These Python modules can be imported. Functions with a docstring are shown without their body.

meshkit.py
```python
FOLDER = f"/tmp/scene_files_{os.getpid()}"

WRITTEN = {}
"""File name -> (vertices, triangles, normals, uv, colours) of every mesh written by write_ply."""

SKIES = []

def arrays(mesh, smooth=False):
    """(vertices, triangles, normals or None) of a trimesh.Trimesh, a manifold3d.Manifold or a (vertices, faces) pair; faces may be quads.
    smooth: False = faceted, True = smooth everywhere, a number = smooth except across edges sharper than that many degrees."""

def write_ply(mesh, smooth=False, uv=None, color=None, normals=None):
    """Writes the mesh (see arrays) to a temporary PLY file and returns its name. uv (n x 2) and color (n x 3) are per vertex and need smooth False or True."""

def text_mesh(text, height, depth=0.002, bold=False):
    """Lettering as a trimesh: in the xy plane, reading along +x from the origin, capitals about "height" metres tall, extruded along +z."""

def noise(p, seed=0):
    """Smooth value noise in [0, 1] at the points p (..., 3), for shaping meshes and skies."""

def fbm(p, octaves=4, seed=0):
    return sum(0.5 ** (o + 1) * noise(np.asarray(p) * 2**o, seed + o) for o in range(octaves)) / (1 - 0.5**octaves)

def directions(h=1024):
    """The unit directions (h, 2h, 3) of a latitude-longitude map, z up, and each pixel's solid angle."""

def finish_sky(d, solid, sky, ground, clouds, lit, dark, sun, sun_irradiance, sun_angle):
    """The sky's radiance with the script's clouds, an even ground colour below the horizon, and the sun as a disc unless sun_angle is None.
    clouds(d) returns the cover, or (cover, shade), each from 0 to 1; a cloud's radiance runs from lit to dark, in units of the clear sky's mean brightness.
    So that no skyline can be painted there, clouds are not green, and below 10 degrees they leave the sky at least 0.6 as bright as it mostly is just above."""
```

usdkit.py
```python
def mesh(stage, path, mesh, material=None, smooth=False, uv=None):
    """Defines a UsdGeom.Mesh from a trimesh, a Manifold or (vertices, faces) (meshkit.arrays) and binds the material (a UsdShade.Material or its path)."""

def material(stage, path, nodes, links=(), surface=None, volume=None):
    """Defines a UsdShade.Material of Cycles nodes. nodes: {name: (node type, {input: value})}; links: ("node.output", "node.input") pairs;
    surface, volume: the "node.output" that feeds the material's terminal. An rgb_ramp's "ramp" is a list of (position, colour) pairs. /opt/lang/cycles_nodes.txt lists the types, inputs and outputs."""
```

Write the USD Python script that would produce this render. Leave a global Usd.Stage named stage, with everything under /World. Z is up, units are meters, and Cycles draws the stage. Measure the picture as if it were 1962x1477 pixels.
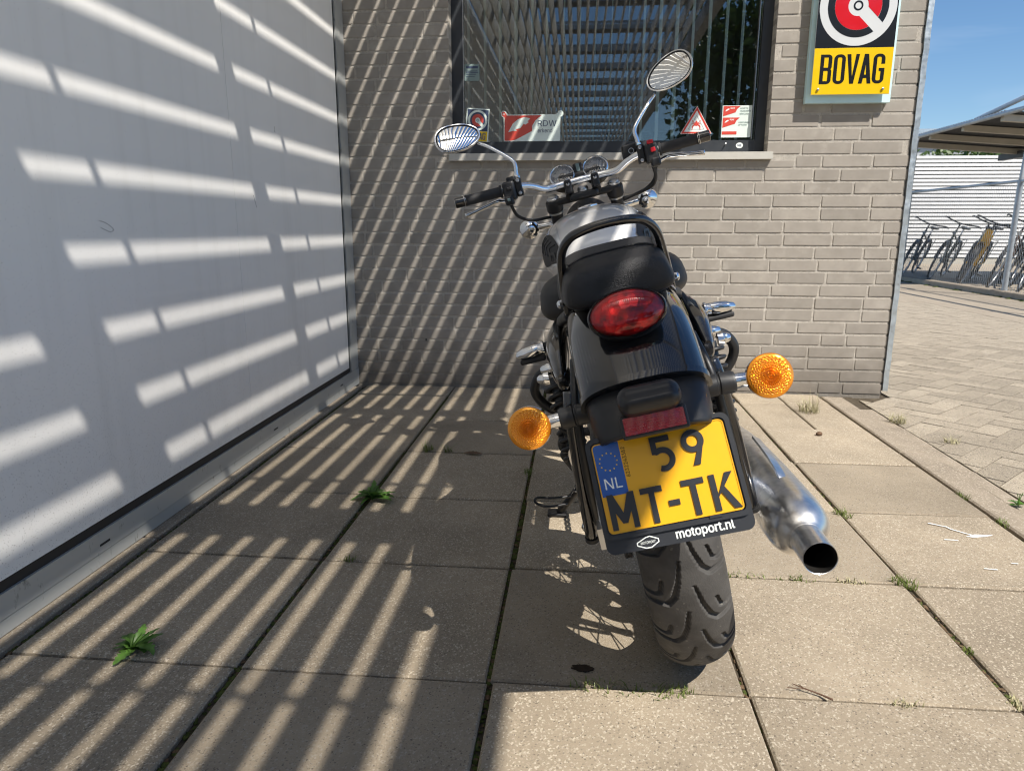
import math, random
import numpy as np, trimesh, usdkit, meshkit
from pxr import Usd, UsdGeom, UsdLux, UsdShade, Gf, Sdf
from shapely.geometry import Polygon, LineString, Point, MultiPolygon, box as sbox
from shapely import affinity
from shapely.ops import unary_union

random.seed(7)
rng = np.random.default_rng(7)
stage = Usd.Stage.CreateInMemory()
UsdGeom.SetStageUpAxis(stage, UsdGeom.Tokens.z)
UsdGeom.SetStageMetersPerUnit(stage, 1.0)
UsdGeom.Xform.Define(stage, '/World')
UsdGeom.Scope.Define(stage, '/World/Looks')
PI = math.pi

# ------------------------------------------------------------------ camera
EYE = np.array([0, 0, 0.88])
PITCH, YAW, ROLL = 0.21965, -0.090354, 0.0027347
_cp, _sp, _cy, _sy, _cr, _sr = math.cos(PITCH), math.sin(PITCH), math.cos(YAW), math.sin(YAW), math.cos(ROLL), math.sin(ROLL)
FWD = np.array([_sy * _cp, _cy * _cp, -_sp])
_r0 = np.array([_cy, -_sy, 0.0]); _u0 = np.cross(_r0, FWD)
RIGHT, UPV = _cr * _r0 + _sr * _u0, -_sr * _r0 + _cr * _u0
cam = UsdGeom.Camera.Define(stage, '/World/camera')
cam.CreateHorizontalApertureAttr(36.0); cam.CreateVerticalApertureAttr(36.0 * 770 / 1024)
cam.CreateFocalLengthAttr(24.76); cam.CreateClippingRangeAttr(Gf.Vec2f(0.02, 2000))
cam.CreateFStopAttr(8.0); cam.CreateFocusDistanceAttr(1.75)
cam.CreateExposureAttr(0.62)
m4 = Gf.Matrix4d(*RIGHT, 0, *UPV, 0, *(-FWD), 0, *EYE, 1)
UsdGeom.Xformable(cam).AddTransformOp().Set(m4)

# ------------------------------------------------------------------ sky and sun
SUN = np.array([0.50, -0.52, 1.0]); SUN = SUN / np.linalg.norm(SUN)
dome = UsdLux.DomeLight.Define(stage, '/World/sky')
sky = usdkit.material(stage, '/World/Looks/sky', {
    't': ('sky_texture', {'sky_type': 'single_scattering', 'sun_disc': False, 'sun_elevation': float(math.asin(SUN[2])), 'sun_rotation': float(math.atan2(SUN[0], SUN[1])), 'air_density': 1.0, 'aerosol_density': 0.12, 'ozone_density': 4.0, 'altitude': 0.0}),
    'co': ('texture_coordinate', {}),
    'mp': ('mapping', {'scale': (1.2, 3.0, 9.0), 'rotation': (0.2, 0.1, 0.5)}),
    'nz': ('noise_texture', {'scale': 1.6, 'detail': 6.0, 'roughness': 0.55, 'distortion': 0.6}),
    'rp': ('rgb_ramp', {'ramp': [(0.0, (0, 0, 0)), (0.5, (0, 0, 0)), (0.8, (0.20, 0.20, 0.20)), (1.0, (0.3, 0.3, 0.3))]}),
    'mx': ('mix', {'color2': (7.5, 8.0, 8.8)}),
    'hs': ('hsv', {'saturation': 1.12}),
    'bg': ('background_shader', {'strength': 0.086}),
}, [('co.generated', 'mp.vector'), ('mp.vector', 'nz.vector'), ('nz.fac', 'rp.fac'), ('rp.color', 'mx.fac'), ('t.color', 'mx.color1'), ('mx.color', 'hs.color'), ('hs.color', 'bg.color')], surface='bg.background')
UsdShade.MaterialBindingAPI.Apply(dome.GetPrim()).Bind(sky)
dome.GetPrim().SetCustomDataByKey('kind', 'structure')
sun = UsdLux.DistantLight.Define(stage, '/World/sun')
sun.CreateIntensityAttr(1.25); sun.CreateAngleAttr(0.45); sun.CreateNormalizeAttr(True); sun.CreateColorAttr(Gf.Vec3f(1.0, 0.94, 0.85))
_z = SUN; _x = np.cross([0, 0, 1.0], _z); _x /= np.linalg.norm(_x); _y = np.cross(_z, _x)
UsdGeom.Xformable(sun).AddTransformOp().Set(Gf.Matrix4d(*_x, 0, *_y, 0, *_z, 0, 0, 0, 20, 1))

# ------------------------------------------------------------------ prim helpers
used = {}
def free(parent, name):
    k = f'{parent}/{name}'
    n = used.get(k, 0); used[k] = n + 1
    return k if n == 0 else f'{k}_{n:03d}'
def data(prim, label=None, cat=None, group=None, kind=None):
    for k, v in (('label', label), ('category', cat), ('group', group), ('kind', kind)):
        if v: prim.SetCustomDataByKey(k, v)
def thing(name, label=None, cat=None, loc=(0, 0, 0), rz=0.0, ry=0.0, rx=0.0, group=None, kind=None):
    x = UsdGeom.Xform.Define(stage, free('/World', name))
    x.AddTranslateOp().Set(Gf.Vec3d(*map(float, loc)))
    if rz: x.AddRotateZOp().Set(math.degrees(rz))
    if ry: x.AddRotateYOp().Set(math.degrees(ry))
    if rx: x.AddRotateXOp().Set(math.degrees(rx))
    data(x.GetPrim(), label, cat, group, kind)
    return str(x.GetPath())
def part(parent, name, mesh, mat, smooth=False, label=None, kind=None):
    p = usdkit.mesh(stage, free(parent, name), mesh, mat, smooth)
    data(p.GetPrim(), label, None, None, kind)
    return str(p.GetPath())
def solo(name, mesh, mat, smooth=False, label=None, cat=None, group=None, kind=None):
    p = usdkit.mesh(stage, free('/World', name), mesh, mat, smooth)
    data(p.GetPrim(), label, cat, group, kind)
    return str(p.GetPath())

# ------------------------------------------------------------------ mesh helpers
def cat(*ms):
    ms = [m for m in ms if m is not None]
    return ms[0] if len(ms) == 1 else trimesh.util.concatenate(ms)
def hull(p): return trimesh.convex.convex_hull(np.asarray(p, float))
def cbox(sx, sy, sz, c=0.002, at=(0, 0, 0)):
    pts = []
    for a in (-1, 1):
        for b in (-1, 1):
            for d in (-1, 1):
                hx, hy, hz = a * sx / 2, b * sy / 2, d * sz / 2
                pts += [(hx - a * c, hy, hz), (hx, hy - b * c, hz), (hx, hy, hz - d * c)]
    m = hull(pts); m.apply_translation(at); return m
def box(x0, x1, y0, y1, z0, z1):
    m = trimesh.creation.box((x1 - x0, y1 - y0, z1 - z0)); m.apply_translation(((x0 + x1) / 2, (y0 + y1) / 2, (z0 + z1) / 2)); return m
_ico = trimesh.creation.icosphere(subdivisions=2).vertices
def rbox(sx, sy, sz, r, at=(0, 0, 0)):
    pts = [np.array([a * (sx / 2 - r), b * (sy / 2 - r), d * (sz / 2 - r)]) + _ico * r for a in (-1, 1) for b in (-1, 1) for d in (-1, 1)]
    m = hull(np.vstack(pts)); m.apply_translation(at); return m
def unit(v): v = np.asarray(v, float); return v / np.linalg.norm(v)
def frame_to(m, o, d, up=(0, 0, 1)):
    d = unit(d); up = np.asarray(up, float)
    if abs(d @ up) > 0.98: up = np.array([0, 1.0, 0]) if abs(d[1]) < 0.9 else np.array([1.0, 0, 0])
    x = unit(np.cross(up, d)); y = np.cross(d, x)
    T = np.eye(4); T[:3, 0], T[:3, 1], T[:3, 2], T[:3, 3] = x, y, d, o
    m = m.copy(); m.apply_transform(T); return m
def plane_to(m, o, ex, ey):
    ex, ey = unit(ex), unit(ey); T = np.eye(4); T[:3, 0], T[:3, 1], T[:3, 2], T[:3, 3] = ex, ey, np.cross(ex, ey), o
    m = m.copy(); m.apply_transform(T); return m
def smoothpath(pts, n=8):
    p = np.asarray(pts, float)
    if len(p) < 3: return p
    q = np.vstack([2 * p[0] - p[1], p, 2 * p[-1] - p[-2]]); out = []
    for i in range(1, len(q) - 2):
        for t in np.linspace(0, 1, n, endpoint=False):
            a, b, c, d = q[i - 1], q[i], q[i + 1], q[i + 2]
            out.append(0.5 * (2 * b + (c - a) * t + (2 * a - 5 * b + 4 * c - d) * t ** 2 + (3 * b - 3 * c + d - a) * t ** 3))
    return np.vstack(out + [p[-1]])
def grid_faces(n, m, wrap=True, flip=False):
    f = []
    i = np.arange(n - 1)[:, None]; j = np.arange(m if wrap else m - 1)[None, :]
    a = (i * m + j).ravel(); b = (i * m + (j + 1) % m).ravel(); c = ((i + 1) * m + (j + 1) % m).ravel(); d = ((i + 1) * m + j).ravel()
    f = np.vstack([np.stack([a, b, c], 1), np.stack([a, c, d], 1)])
    return f[:, ::-1] if flip else f
def loft(rings, caps=True):
    r = np.asarray(rings, float); n, m, _ = r.shape
    v = r.reshape(-1, 3); f = [grid_faces(n, m)]
    if caps:
        k = len(v); v = np.vstack([v, r[0].mean(0), r[-1].mean(0)]); j = np.arange(m); j2 = (j + 1) % m
        f += [np.stack([np.full(m, k), j2, j], 1), np.stack([np.full(m, k + 1), (n - 1) * m + j, (n - 1) * m + j2], 1)]
    me = trimesh.Trimesh(v, np.vstack(f), process=False)
    if caps and me.volume < 0: me.invert()
    return me
def tube(pts, r, seg=10, smooth=True, n=6, caps=True):
    p = smoothpath(pts, n) if smooth else np.asarray(pts, float)
    r = np.broadcast_to(np.asarray(r, float), (len(p),)) if np.ndim(r) == 0 else np.interp(np.linspace(0, 1, len(p)), np.linspace(0, 1, len(r)), r)
    t = np.gradient(p, axis=0); t /= np.linalg.norm(t, axis=1, keepdims=True) + 1e-12
    u = np.cross(t[0], [0, 0, 1.0]); u = np.cross(t[0], [1.0, 0, 0]) if np.linalg.norm(u) < 1e-3 else u
    a = np.linspace(0, 2 * PI, seg, endpoint=False); rings = []
    for i in range(len(p)):
        u = u - t[i] * (u @ t[i]); u /= np.linalg.norm(u); w = np.cross(t[i], u)
        rings.append(p[i] + r[i] * (np.cos(a)[:, None] * u + np.sin(a)[:, None] * w))
    return loft(rings, caps)
def lathe(prof, o=(0, 0, 0), d=(0, 0, 1), seg=32, caps=True):
    a = np.linspace(0, 2 * PI, seg, endpoint=False)
    rings = [np.stack([r * np.cos(a), r * np.sin(a), np.full(seg, z)], 1) for r, z in prof]
    return frame_to(loft(rings, caps), o, d)
def cyl(p0, p1, r, seg=16):
    p0, p1 = np.asarray(p0, float), np.asarray(p1, float)
    return lathe([(r, 0), (r, np.linalg.norm(p1 - p0))], p0, p1 - p0, seg)
def bolt(o, d, r=0.006, h=0.006):
    return lathe([(r, 0), (r, h * 0.7), (r * 0.75, h), (r * 0.45, h), (r * 0.4, h * 0.5)], o, d, 12)
def ball(o, r, sub=2, scale=(1, 1, 1)):
    m = trimesh.creation.icosphere(subdivisions=sub, radius=r); m.apply_scale(scale); m.apply_translation(o); return m
def ext(shape, depth):
    gs = [g for g in getattr(shape, 'geoms', [shape]) if g.area > 1e-10]
    return cat(*[trimesh.creation.extrude_polygon(g, depth, engine='earcut') for g in gs])
def sring(y, hw, zt, zb, n=2.6, taper=0.0, m=40, x0=0.0):
    a = np.linspace(0, 2 * PI, m, endpoint=False); c, s = np.cos(a), np.sin(a)
    sx = np.sign(c) * np.abs(c) ** (2 / n); sz = np.sign(s) * np.abs(s) ** (2 / n)
    zz = (zt + zb) / 2 + (zt - zb) / 2 * sz
    return np.stack([x0 + hw * sx * (1 - taper * (sz + 1) / 2), np.full(m, y), zz], 1)
def interp_secs(secs, k):
    s = np.array(secs, float); t = np.linspace(0, len(s) - 1, k); q = smoothpath(s, 12)
    return np.stack([np.interp(np.linspace(0, 1, k), np.linspace(0, 1, len(q)), q[:, i]) for i in range(s.shape[1])], 1)

# ------------------------------------------------------------------ materials
mats = {}
def pm(name, col, rough=0.5, metal=0.0, var=0.12, vscale=6.0, bump=0.0, bscale=200.0, coat=0.0, spec=0.5, rand=0.0, speck=None, detail=4.0, trans=0.0, ior=1.5, aniso=0.0, rvar=0.0, grime=0.0, bloom=None):
    col = np.array(col, float)
    n = {'g': ('geometry', {}), 'nz': ('noise_texture', {'scale': vscale, 'detail': detail, 'roughness': 0.6}),
         'rp': ('rgb_ramp', {'ramp': [(0.25, tuple(col * (1 - var))), (0.75, tuple(np.minimum(col * (1 + var), 1)))]}),
         'p': ('principled_bsdf', {'metallic': metal, 'roughness': rough, 'coat_weight': coat, 'coat_roughness': 0.04, 'specular_ior_level': spec, 'transmission_weight': trans, 'ior': ior, 'anisotropic': aniso})}
    l = [('g.position', 'nz.vector'), ('nz.fac', 'rp.fac')]
    out = 'rp.color'
    if speck:
        sc, c2, lo, hi = speck[:4]
        n['vo'] = ('voronoi_texture', {'scale': sc, 'randomness': 1.0}); l.append(('g.position', 'vo.vector'))
        n['sb'] = ('rgb_to_bw', {}); l.append(('vo.color', 'sb.color'))
        n['sr'] = ('map_range', {'from_min': lo, 'from_max': hi, 'clamp': True}); l.append(('sb.val', 'sr.value'))
        n['sm'] = ('mix', {'color2': tuple(c2)}); l += [('sr.result', 'sm.fac'), (out, 'sm.color1')]
        out = 'sm.color'
        if len(speck) > 4:
            sc, c2, lo, hi = speck[4]
            n['vo2'] = ('voronoi_texture', {'scale': sc, 'randomness': 1.0}); l.append(('g.position', 'vo2.vector'))
            n['sb2'] = ('rgb_to_bw', {}); l.append(('vo2.color', 'sb2.color'))
            n['sr2'] = ('map_range', {'from_min': lo, 'from_max': hi, 'clamp': True}); l.append(('sb2.val', 'sr2.value'))
            n['sm2'] = ('mix', {'color2': tuple(c2)}); l += [('sr2.result', 'sm2.fac'), (out, 'sm2.color1')]
            out = 'sm2.color'
    if rand:
        n['oi'] = ('object_info', {}); n['mr'] = ('map_range', {'to_min': 1 - rand, 'to_max': 1 + rand})
        n['hs'] = ('hsv', {}); l += [('oi.random', 'mr.value'), ('mr.result', 'hs.value'), (out, 'hs.color')]; out = 'hs.color'
    if bloom:
        n['bl'] = ('noise_texture', {'scale': 7.0, 'detail': 9.0, 'roughness': 0.68}); n['br'] = ('map_range', {'from_min': 0.56, 'from_max': 0.74, 'to_max': 0.55, 'clamp': True}); n['bm'] = ('mix', {'color2': bloom})
        l += [('g.position', 'bl.vector'), ('bl.fac', 'br.value'), ('br.result', 'bm.fac'), (out, 'bm.color1')]; out = 'bm.color'
    if grime:
        n['gx'] = ('separate_xyz', {}); n['gn'] = ('noise_texture', {'scale': 9.0, 'detail': 6.0}); n['ga'] = ('math', {'math_type': 'multiply_add', 'value2': 0.35, 'value3': -0.175})
        n['gs'] = ('math', {'math_type': 'add'}); n['gm'] = ('map_range', {'from_min': 0.0, 'from_max': 0.30, 'to_min': grime, 'to_max': 0.0, 'clamp': True}); n['gc'] = ('mix', {'color2': (0.085, 0.070, 0.054)})
        l += [('g.position', 'gx.vector'), ('g.position', 'gn.vector'), ('gn.fac', 'ga.value1'), ('gx.z', 'gs.value1'), ('ga.value', 'gs.value2'), ('gs.value', 'gm.value'), ('gm.result', 'gc.fac'), (out, 'gc.color1')]; out = 'gc.color'
    l.append((out, 'p.base_color'))
    if rvar:
        n['rz'] = ('noise_texture', {'scale': vscale * 3, 'detail': 5.0}); n['rm'] = ('map_range', {'from_min': 0.3, 'from_max': 0.7, 'to_min': max(rough - rvar, 0.01), 'to_max': rough + rvar})
        l += [('g.position', 'rz.vector'), ('rz.fac', 'rm.value'), ('rm.result', 'p.roughness')]
    if bump:
        n['bn'] = ('noise_texture', {'scale': bscale, 'detail': 4.0, 'roughness': 0.65}); n['b'] = ('bump', {'strength': bump, 'distance': 0.004})
        l += [('g.position', 'bn.vector'), ('bn.fac', 'b.height'), ('b.normal', 'p.normal')]
    mats[name] = usdkit.material(stage, f'/World/Looks/{name}', n, l, surface='p.BSDF')
    return mats[name]

pm('tile', (0.325, 0.270, 0.198), 0.92, var=0.30, vscale=2.4, detail=9, bump=0.9, bscale=420, rand=0.05, spec=0.25, speck=(300, (0.52, 0.455, 0.36), 0.67, 0.86, (360, (0.17, 0.14, 0.107), 0.78, 0.92)))
pm('tile_dark', (0.300, 0.250, 0.184), 0.92, var=0.30, vscale=2.4, detail=9, bump=0.9, bscale=420, rand=0.05, spec=0.25, speck=(300, (0.38, 0.335, 0.27), 0.68, 0.87, (360, (0.155, 0.127, 0.098), 0.78, 0.92)))
pm('kerb', (0.275, 0.230, 0.176), 0.92, var=0.2, vscale=7, detail=8, bump=0.8, bscale=420, spec=0.25, speck=(260, (0.42, 0.37, 0.30), 0.68, 0.84))
pm('paver', (0.300, 0.258, 0.198), 0.92, var=0.16, vscale=6, detail=8, bump=0.8, bscale=380, rand=0.16, spec=0.25, speck=(260, (0.42, 0.37, 0.30), 0.68, 0.84, (280, (0.13, 0.11, 0.09), 0.74, 0.86)))
pm('road', (0.285, 0.242, 0.186), 0.92, var=0.16, vscale=2.5, detail=9, bump=0.6, bscale=200, spec=0.25, speck=(90, (0.36, 0.31, 0.25), 0.7, 0.85))
pm('joint_sand', (0.090, 0.074, 0.054), 0.98, var=0.5, vscale=45, detail=8, bump=1.0, bscale=500, spec=0.1)
pm('moss', (0.060, 0.075, 0.020), 0.95, var=0.6, vscale=60, bump=0.6, bscale=500, spec=0.15)
pm('debris', (0.11, 0.075, 0.045), 0.95, var=0.6, vscale=80, bump=0.5, bscale=500, spec=0.15)
pm('brick', (0.310, 0.282, 0.247), 0.88, bloom=(0.42, 0.39, 0.345), var=0.13, vscale=14, detail=8, bump=0.35, bscale=260, rand=0.085, grime=0.55, spec=0.3, speck=(420, (0.23, 0.195, 0.165), 0.90, 0.97))
pm('brick_pale', (0.46, 0.42, 0.37), 0.9, var=0.16, vscale=30, detail=8, bump=0.35, bscale=260, rand=0.06, spec=0.3)
pm('mortar', (0.530, 0.492, 0.435), 0.97, var=0.20, vscale=40, detail=9, bump=1.6, bscale=330, grime=0.6, spec=0.2, speck=(330, (0.27, 0.24, 0.20), 0.78, 0.92))
pm('white_panel', (0.74, 0.74, 0.735), 0.38, var=0.03, vscale=1.2, rvar=0.08, spec=0.4)
pm('panel_frame', (0.50, 0.505, 0.50), 0.42, metal=0.55, var=0.07, vscale=9, rvar=0.12)
pm('black_rubber', (0.018, 0.018, 0.019), 0.6, var=0.2, vscale=30)
pm('sill', (0.48, 0.465, 0.42), 0.55, var=0.06, vscale=12, bump=0.05)
pm('window_frame', (0.030, 0.034, 0.040), 0.42, var=0.12, vscale=9, rvar=0.08)
pm('zinc', (0.50, 0.56, 0.60), 0.42, metal=0.75, var=0.22, vscale=16, bump=0.25, bscale=20, rvar=0.12)
pm('room', (0.16, 0.16, 0.155), 0.8, var=0.2)
pm('slat', (0.62, 0.61, 0.58), 0.45, var=0.05, vscale=3, rvar=0.1)
pm('beam', (0.30, 0.31, 0.32), 0.5, var=0.1)
pm('sign_white', (0.60, 0.62, 0.63), 0.25, var=0.02, coat=0.3)
pm('sign_edge', (0.62, 0.86, 0.88), 0.3, var=0.05, vscale=10, coat=0.3)
pm('sign_yellow', (0.76, 0.50, 0.006), 0.22, var=0.03, coat=0.4)
pm('sign_black', (0.012, 0.012, 0.014), 0.22, var=0.1, coat=0.4)
pm('sign_red', (0.56, 0.006, 0.012), 0.22, var=0.05, coat=0.4)
pm('print_white', (0.78, 0.82, 0.79), 0.5, var=0.03, coat=0.6)
pm('print_pale', (0.70, 0.79, 0.74), 0.5, var=0.03, coat=1.0)
pm('print_red', (0.60, 0.055, 0.035), 0.5, var=0.05, coat=0.8)
pm('print_navy', (0.04, 0.06, 0.12), 0.5, var=0.05)
pm('print_grey', (0.20, 0.27, 0.26), 0.5, var=0.05)
pm('chrome', (0.80, 0.81, 0.82), 0.055, metal=1.0, var=0.02)
pm('mirror_glass', (0.92, 0.93, 0.93), 0.01, metal=1.0, var=0.0)
pm('steel', (0.76, 0.745, 0.72), 0.29, metal=1.0, var=0.05, vscale=12, rvar=0.04)
pm('steel_dark', (0.10, 0.095, 0.09), 0.4, metal=0.9, var=0.3, vscale=30)
pm('aluminium', (0.52, 0.52, 0.52), 0.35, metal=1.0, var=0.08, vscale=30)
pm('gloss_black', (0.006, 0.006, 0.007), 0.12, var=0.1, coat=1.0)
pm('satin_black', (0.011, 0.011, 0.012), 0.42, var=0.15, vscale=30, rvar=0.08)
pm('plastic_black', (0.015, 0.0155, 0.017), 0.45, var=0.12, vscale=20, bump=0.12, bscale=900, rvar=0.08)
pm('grip_rubber', (0.018, 0.018, 0.019), 0.62, var=0.2, vscale=40, bump=0.15, bscale=500)
pm('leather', (0.012, 0.012, 0.0135), 0.40, var=0.12, vscale=25, bump=0.55, bscale=520, rvar=0.06)
pm('leather_top', (0.024, 0.024, 0.025), 0.52, var=0.12, vscale=25, bump=0.55, bscale=520)
pm('thread', (0.22, 0.22, 0.22), 0.8)
pm('tank_grey', (0.74, 0.73, 0.71), 0.36, metal=0.12, var=0.03, coat=1.0)
pm('tank_silver', (0.80, 0.81, 0.83), 0.22, metal=0.25, var=0.03, coat=1.0)
pm('tyre', (0.058, 0.0555, 0.053), 0.72, var=0.28, vscale=26, detail=8, bump=0.25, bscale=300, spec=0.3, rvar=0.1, speck=(300, (0.16, 0.15, 0.13), 0.93, 0.99))
pm('plate_yellow', (0.76, 0.385, 0.003), 0.38, var=0.03, vscale=30, bump=0.05, bscale=900, coat=0.25)
pm('plate_blue', (0.008, 0.085, 0.36), 0.38, var=0.04, coat=0.25)
pm('plate_black', (0.020, 0.022, 0.026), 0.38, var=0.1)
pm('decal_orange', (0.62, 0.20, 0.03), 0.4); pm('decal_yellow', (0.75, 0.52, 0.02), 0.3); pm('decal_red', (0.45, 0.01, 0.01), 0.3); pm('decal_green', (0.02, 0.2, 0.05), 0.3)
pm('switch_red', (0.50, 0.01, 0.02), 0.35)
pm('dial', (0.50, 0.52, 0.55), 0.4, var=0.05, vscale=200)
pm('leaf', (0.055, 0.125, 0.022), 0.5, var=0.35, vscale=60, rand=0.1)
pm('grass', (0.105, 0.135, 0.035), 0.6, var=0.4, vscale=60)
pm('dry_grass', (0.33, 0.30, 0.17), 0.7, var=0.3, vscale=60)
pm('dead_leaf', (0.10, 0.055, 0.028), 0.8, var=0.4, vscale=80)
pm('twig', (0.105, 0.055, 0.03), 0.8, var=0.3, vscale=80)
pm('chalk', (0.72, 0.71, 0.68), 0.9, var=0.2, vscale=60)
pm('stain', (0.030, 0.022, 0.016), 0.95, spec=0.1, var=0.4, vscale=90)
pm('galvanised', (0.40, 0.43, 0.45), 0.5, metal=0.6, var=0.2, vscale=12)
pm('shelter_roof', (0.06, 0.063, 0.067), 0.5, metal=0.3, var=0.2, vscale=5)
pm('timber', (0.46, 0.43, 0.36), 0.7, var=0.1)
pm('white_slat', (0.80, 0.80, 0.79), 0.5, var=0.03)
pm('green_dark', (0.06, 0.075, 0.06), 0.7, var=0.2)
pm('bike_black', (0.010, 0.010, 0.011), 0.35, var=0.2); pm('bike_orange', (0.95, 0.44, 0.008), 0.3); pm('bike_blue', (0.01, 0.13, 0.70), 0.3); pm('bike_green', (0.06, 0.08, 0.055), 0.35); pm('bike_cream', (0.30, 0.29, 0.22), 0.4); pm('bike_brown', (0.07, 0.045, 0.035), 0.5)
pm('far_building', (0.42, 0.44, 0.46), 0.7, var=0.05)
pm('crown', (0.07, 0.11, 0.025), 0.6, var=0.4, vscale=3); pm('bark', (0.09, 0.07, 0.05), 0.9, var=0.3)

def bumpmat(name, base, rough, scale, strength, trans=0.0, dist=0.002, coat=1.0):
    mats[name] = usdkit.material(stage, f'/World/Looks/{name}', {
        'g': ('geometry', {}), 'v': ('voronoi_texture', {'scale': scale, 'randomness': 0.35}), 'b': ('bump', {'strength': strength, 'distance': dist}),
        'p': ('principled_bsdf', {'base_color': base, 'roughness': rough, 'coat_weight': coat, 'coat_roughness': 0.03, 'transmission_weight': trans, 'ior': 1.46})},
        [('g.position', 'v.vector'), ('v.distance', 'b.height'), ('b.normal', 'p.normal')], surface='p.BSDF')
mats['amber_lens'] = usdkit.material(stage, '/World/Looks/amber_lens', {
    'g': ('geometry', {}), 'v': ('voronoi_texture', {'scale': 300.0, 'randomness': 0.5}), 'b': ('bump', {'strength': 0.25, 'distance': 0.001}),
    'm1': ('principled_bsdf', {'base_color': (0.98, 0.40, 0.008), 'metallic': 1.0, 'roughness': 0.16, 'coat_weight': 1.0, 'coat_roughness': 0.03}),
    'm2': ('principled_bsdf', {'base_color': (0.72, 0.22, 0.004), 'roughness': 0.2, 'coat_weight': 1.0, 'coat_roughness': 0.03}), 'mx': ('mix_closure', {'fac': 0.38})},
    [('g.position', 'v.vector'), ('v.distance', 'b.height'), ('b.normal', 'm1.normal'), ('m1.BSDF', 'mx.closure1'), ('m2.BSDF', 'mx.closure2')], surface='mx.closure')
mats['red_lens'] = usdkit.material(stage, '/World/Looks/red_lens', {
    'g': ('geometry', {}), 'v': ('voronoi_texture', {'scale': 75.0, 'randomness': 0.8}), 'nz': ('noise_texture', {'scale': 60.0, 'detail': 5.0}), 'b': ('bump', {'strength': 0.7, 'distance': 0.003}),
    'rp': ('rgb_ramp', {'ramp': [(0.3, (0.09, 0.001, 0.003)), (0.55, (0.34, 0.002, 0.005)), (0.75, (0.62, 0.012, 0.010))]}),
    'm1': ('principled_bsdf', {'metallic': 0.75, 'roughness': 0.3, 'coat_weight': 1.0, 'coat_roughness': 0.02})},
    [('g.position', 'v.vector'), ('g.position', 'nz.vector'), ('nz.fac', 'rp.fac'), ('rp.color', 'm1.base_color'), ('v.distance', 'b.height'), ('b.normal', 'm1.normal')], surface='m1.BSDF')
bumpmat('red_reflector', (0.34, 0.004, 0.014), 0.12, 700, 0.6, trans=0.0)
bumpmat('reflector_bowl', (0.92, 0.85, 0.6), 0.15, 200, 0.6, trans=0.0)
mats['window_glass'] = usdkit.material(stage, '/World/Looks/window_glass', {
    't': ('transparent_bsdf', {'color': (0.955, 0.985, 0.97)}), 'gl': ('glossy_bsdf', {'color': (0.95, 0.97, 1.0), 'roughness': 0.0}), 'fr': ('fresnel', {'IOR': 1.85}), 'm': ('mix_closure', {})},
    [('fr.fac', 'm.fac'), ('t.BSDF', 'm.closure1'), ('gl.BSDF', 'm.closure2')], surface='m.closure')
mats['clear_plastic'] = usdkit.material(stage, '/World/Looks/clear_plastic', {
    't': ('transparent_bsdf', {'color': (0.85, 0.85, 0.85)}), 'gl': ('glossy_bsdf', {'color': (0.9, 0.9, 0.9), 'roughness': 0.02}), 'fr': ('fresnel', {'IOR': 1.5}), 'm': ('mix_closure', {})},
    [('fr.fac', 'm.fac'), ('t.BSDF', 'm.closure1'), ('gl.BSDF', 'm.closure2')], surface='m.closure')
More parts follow.
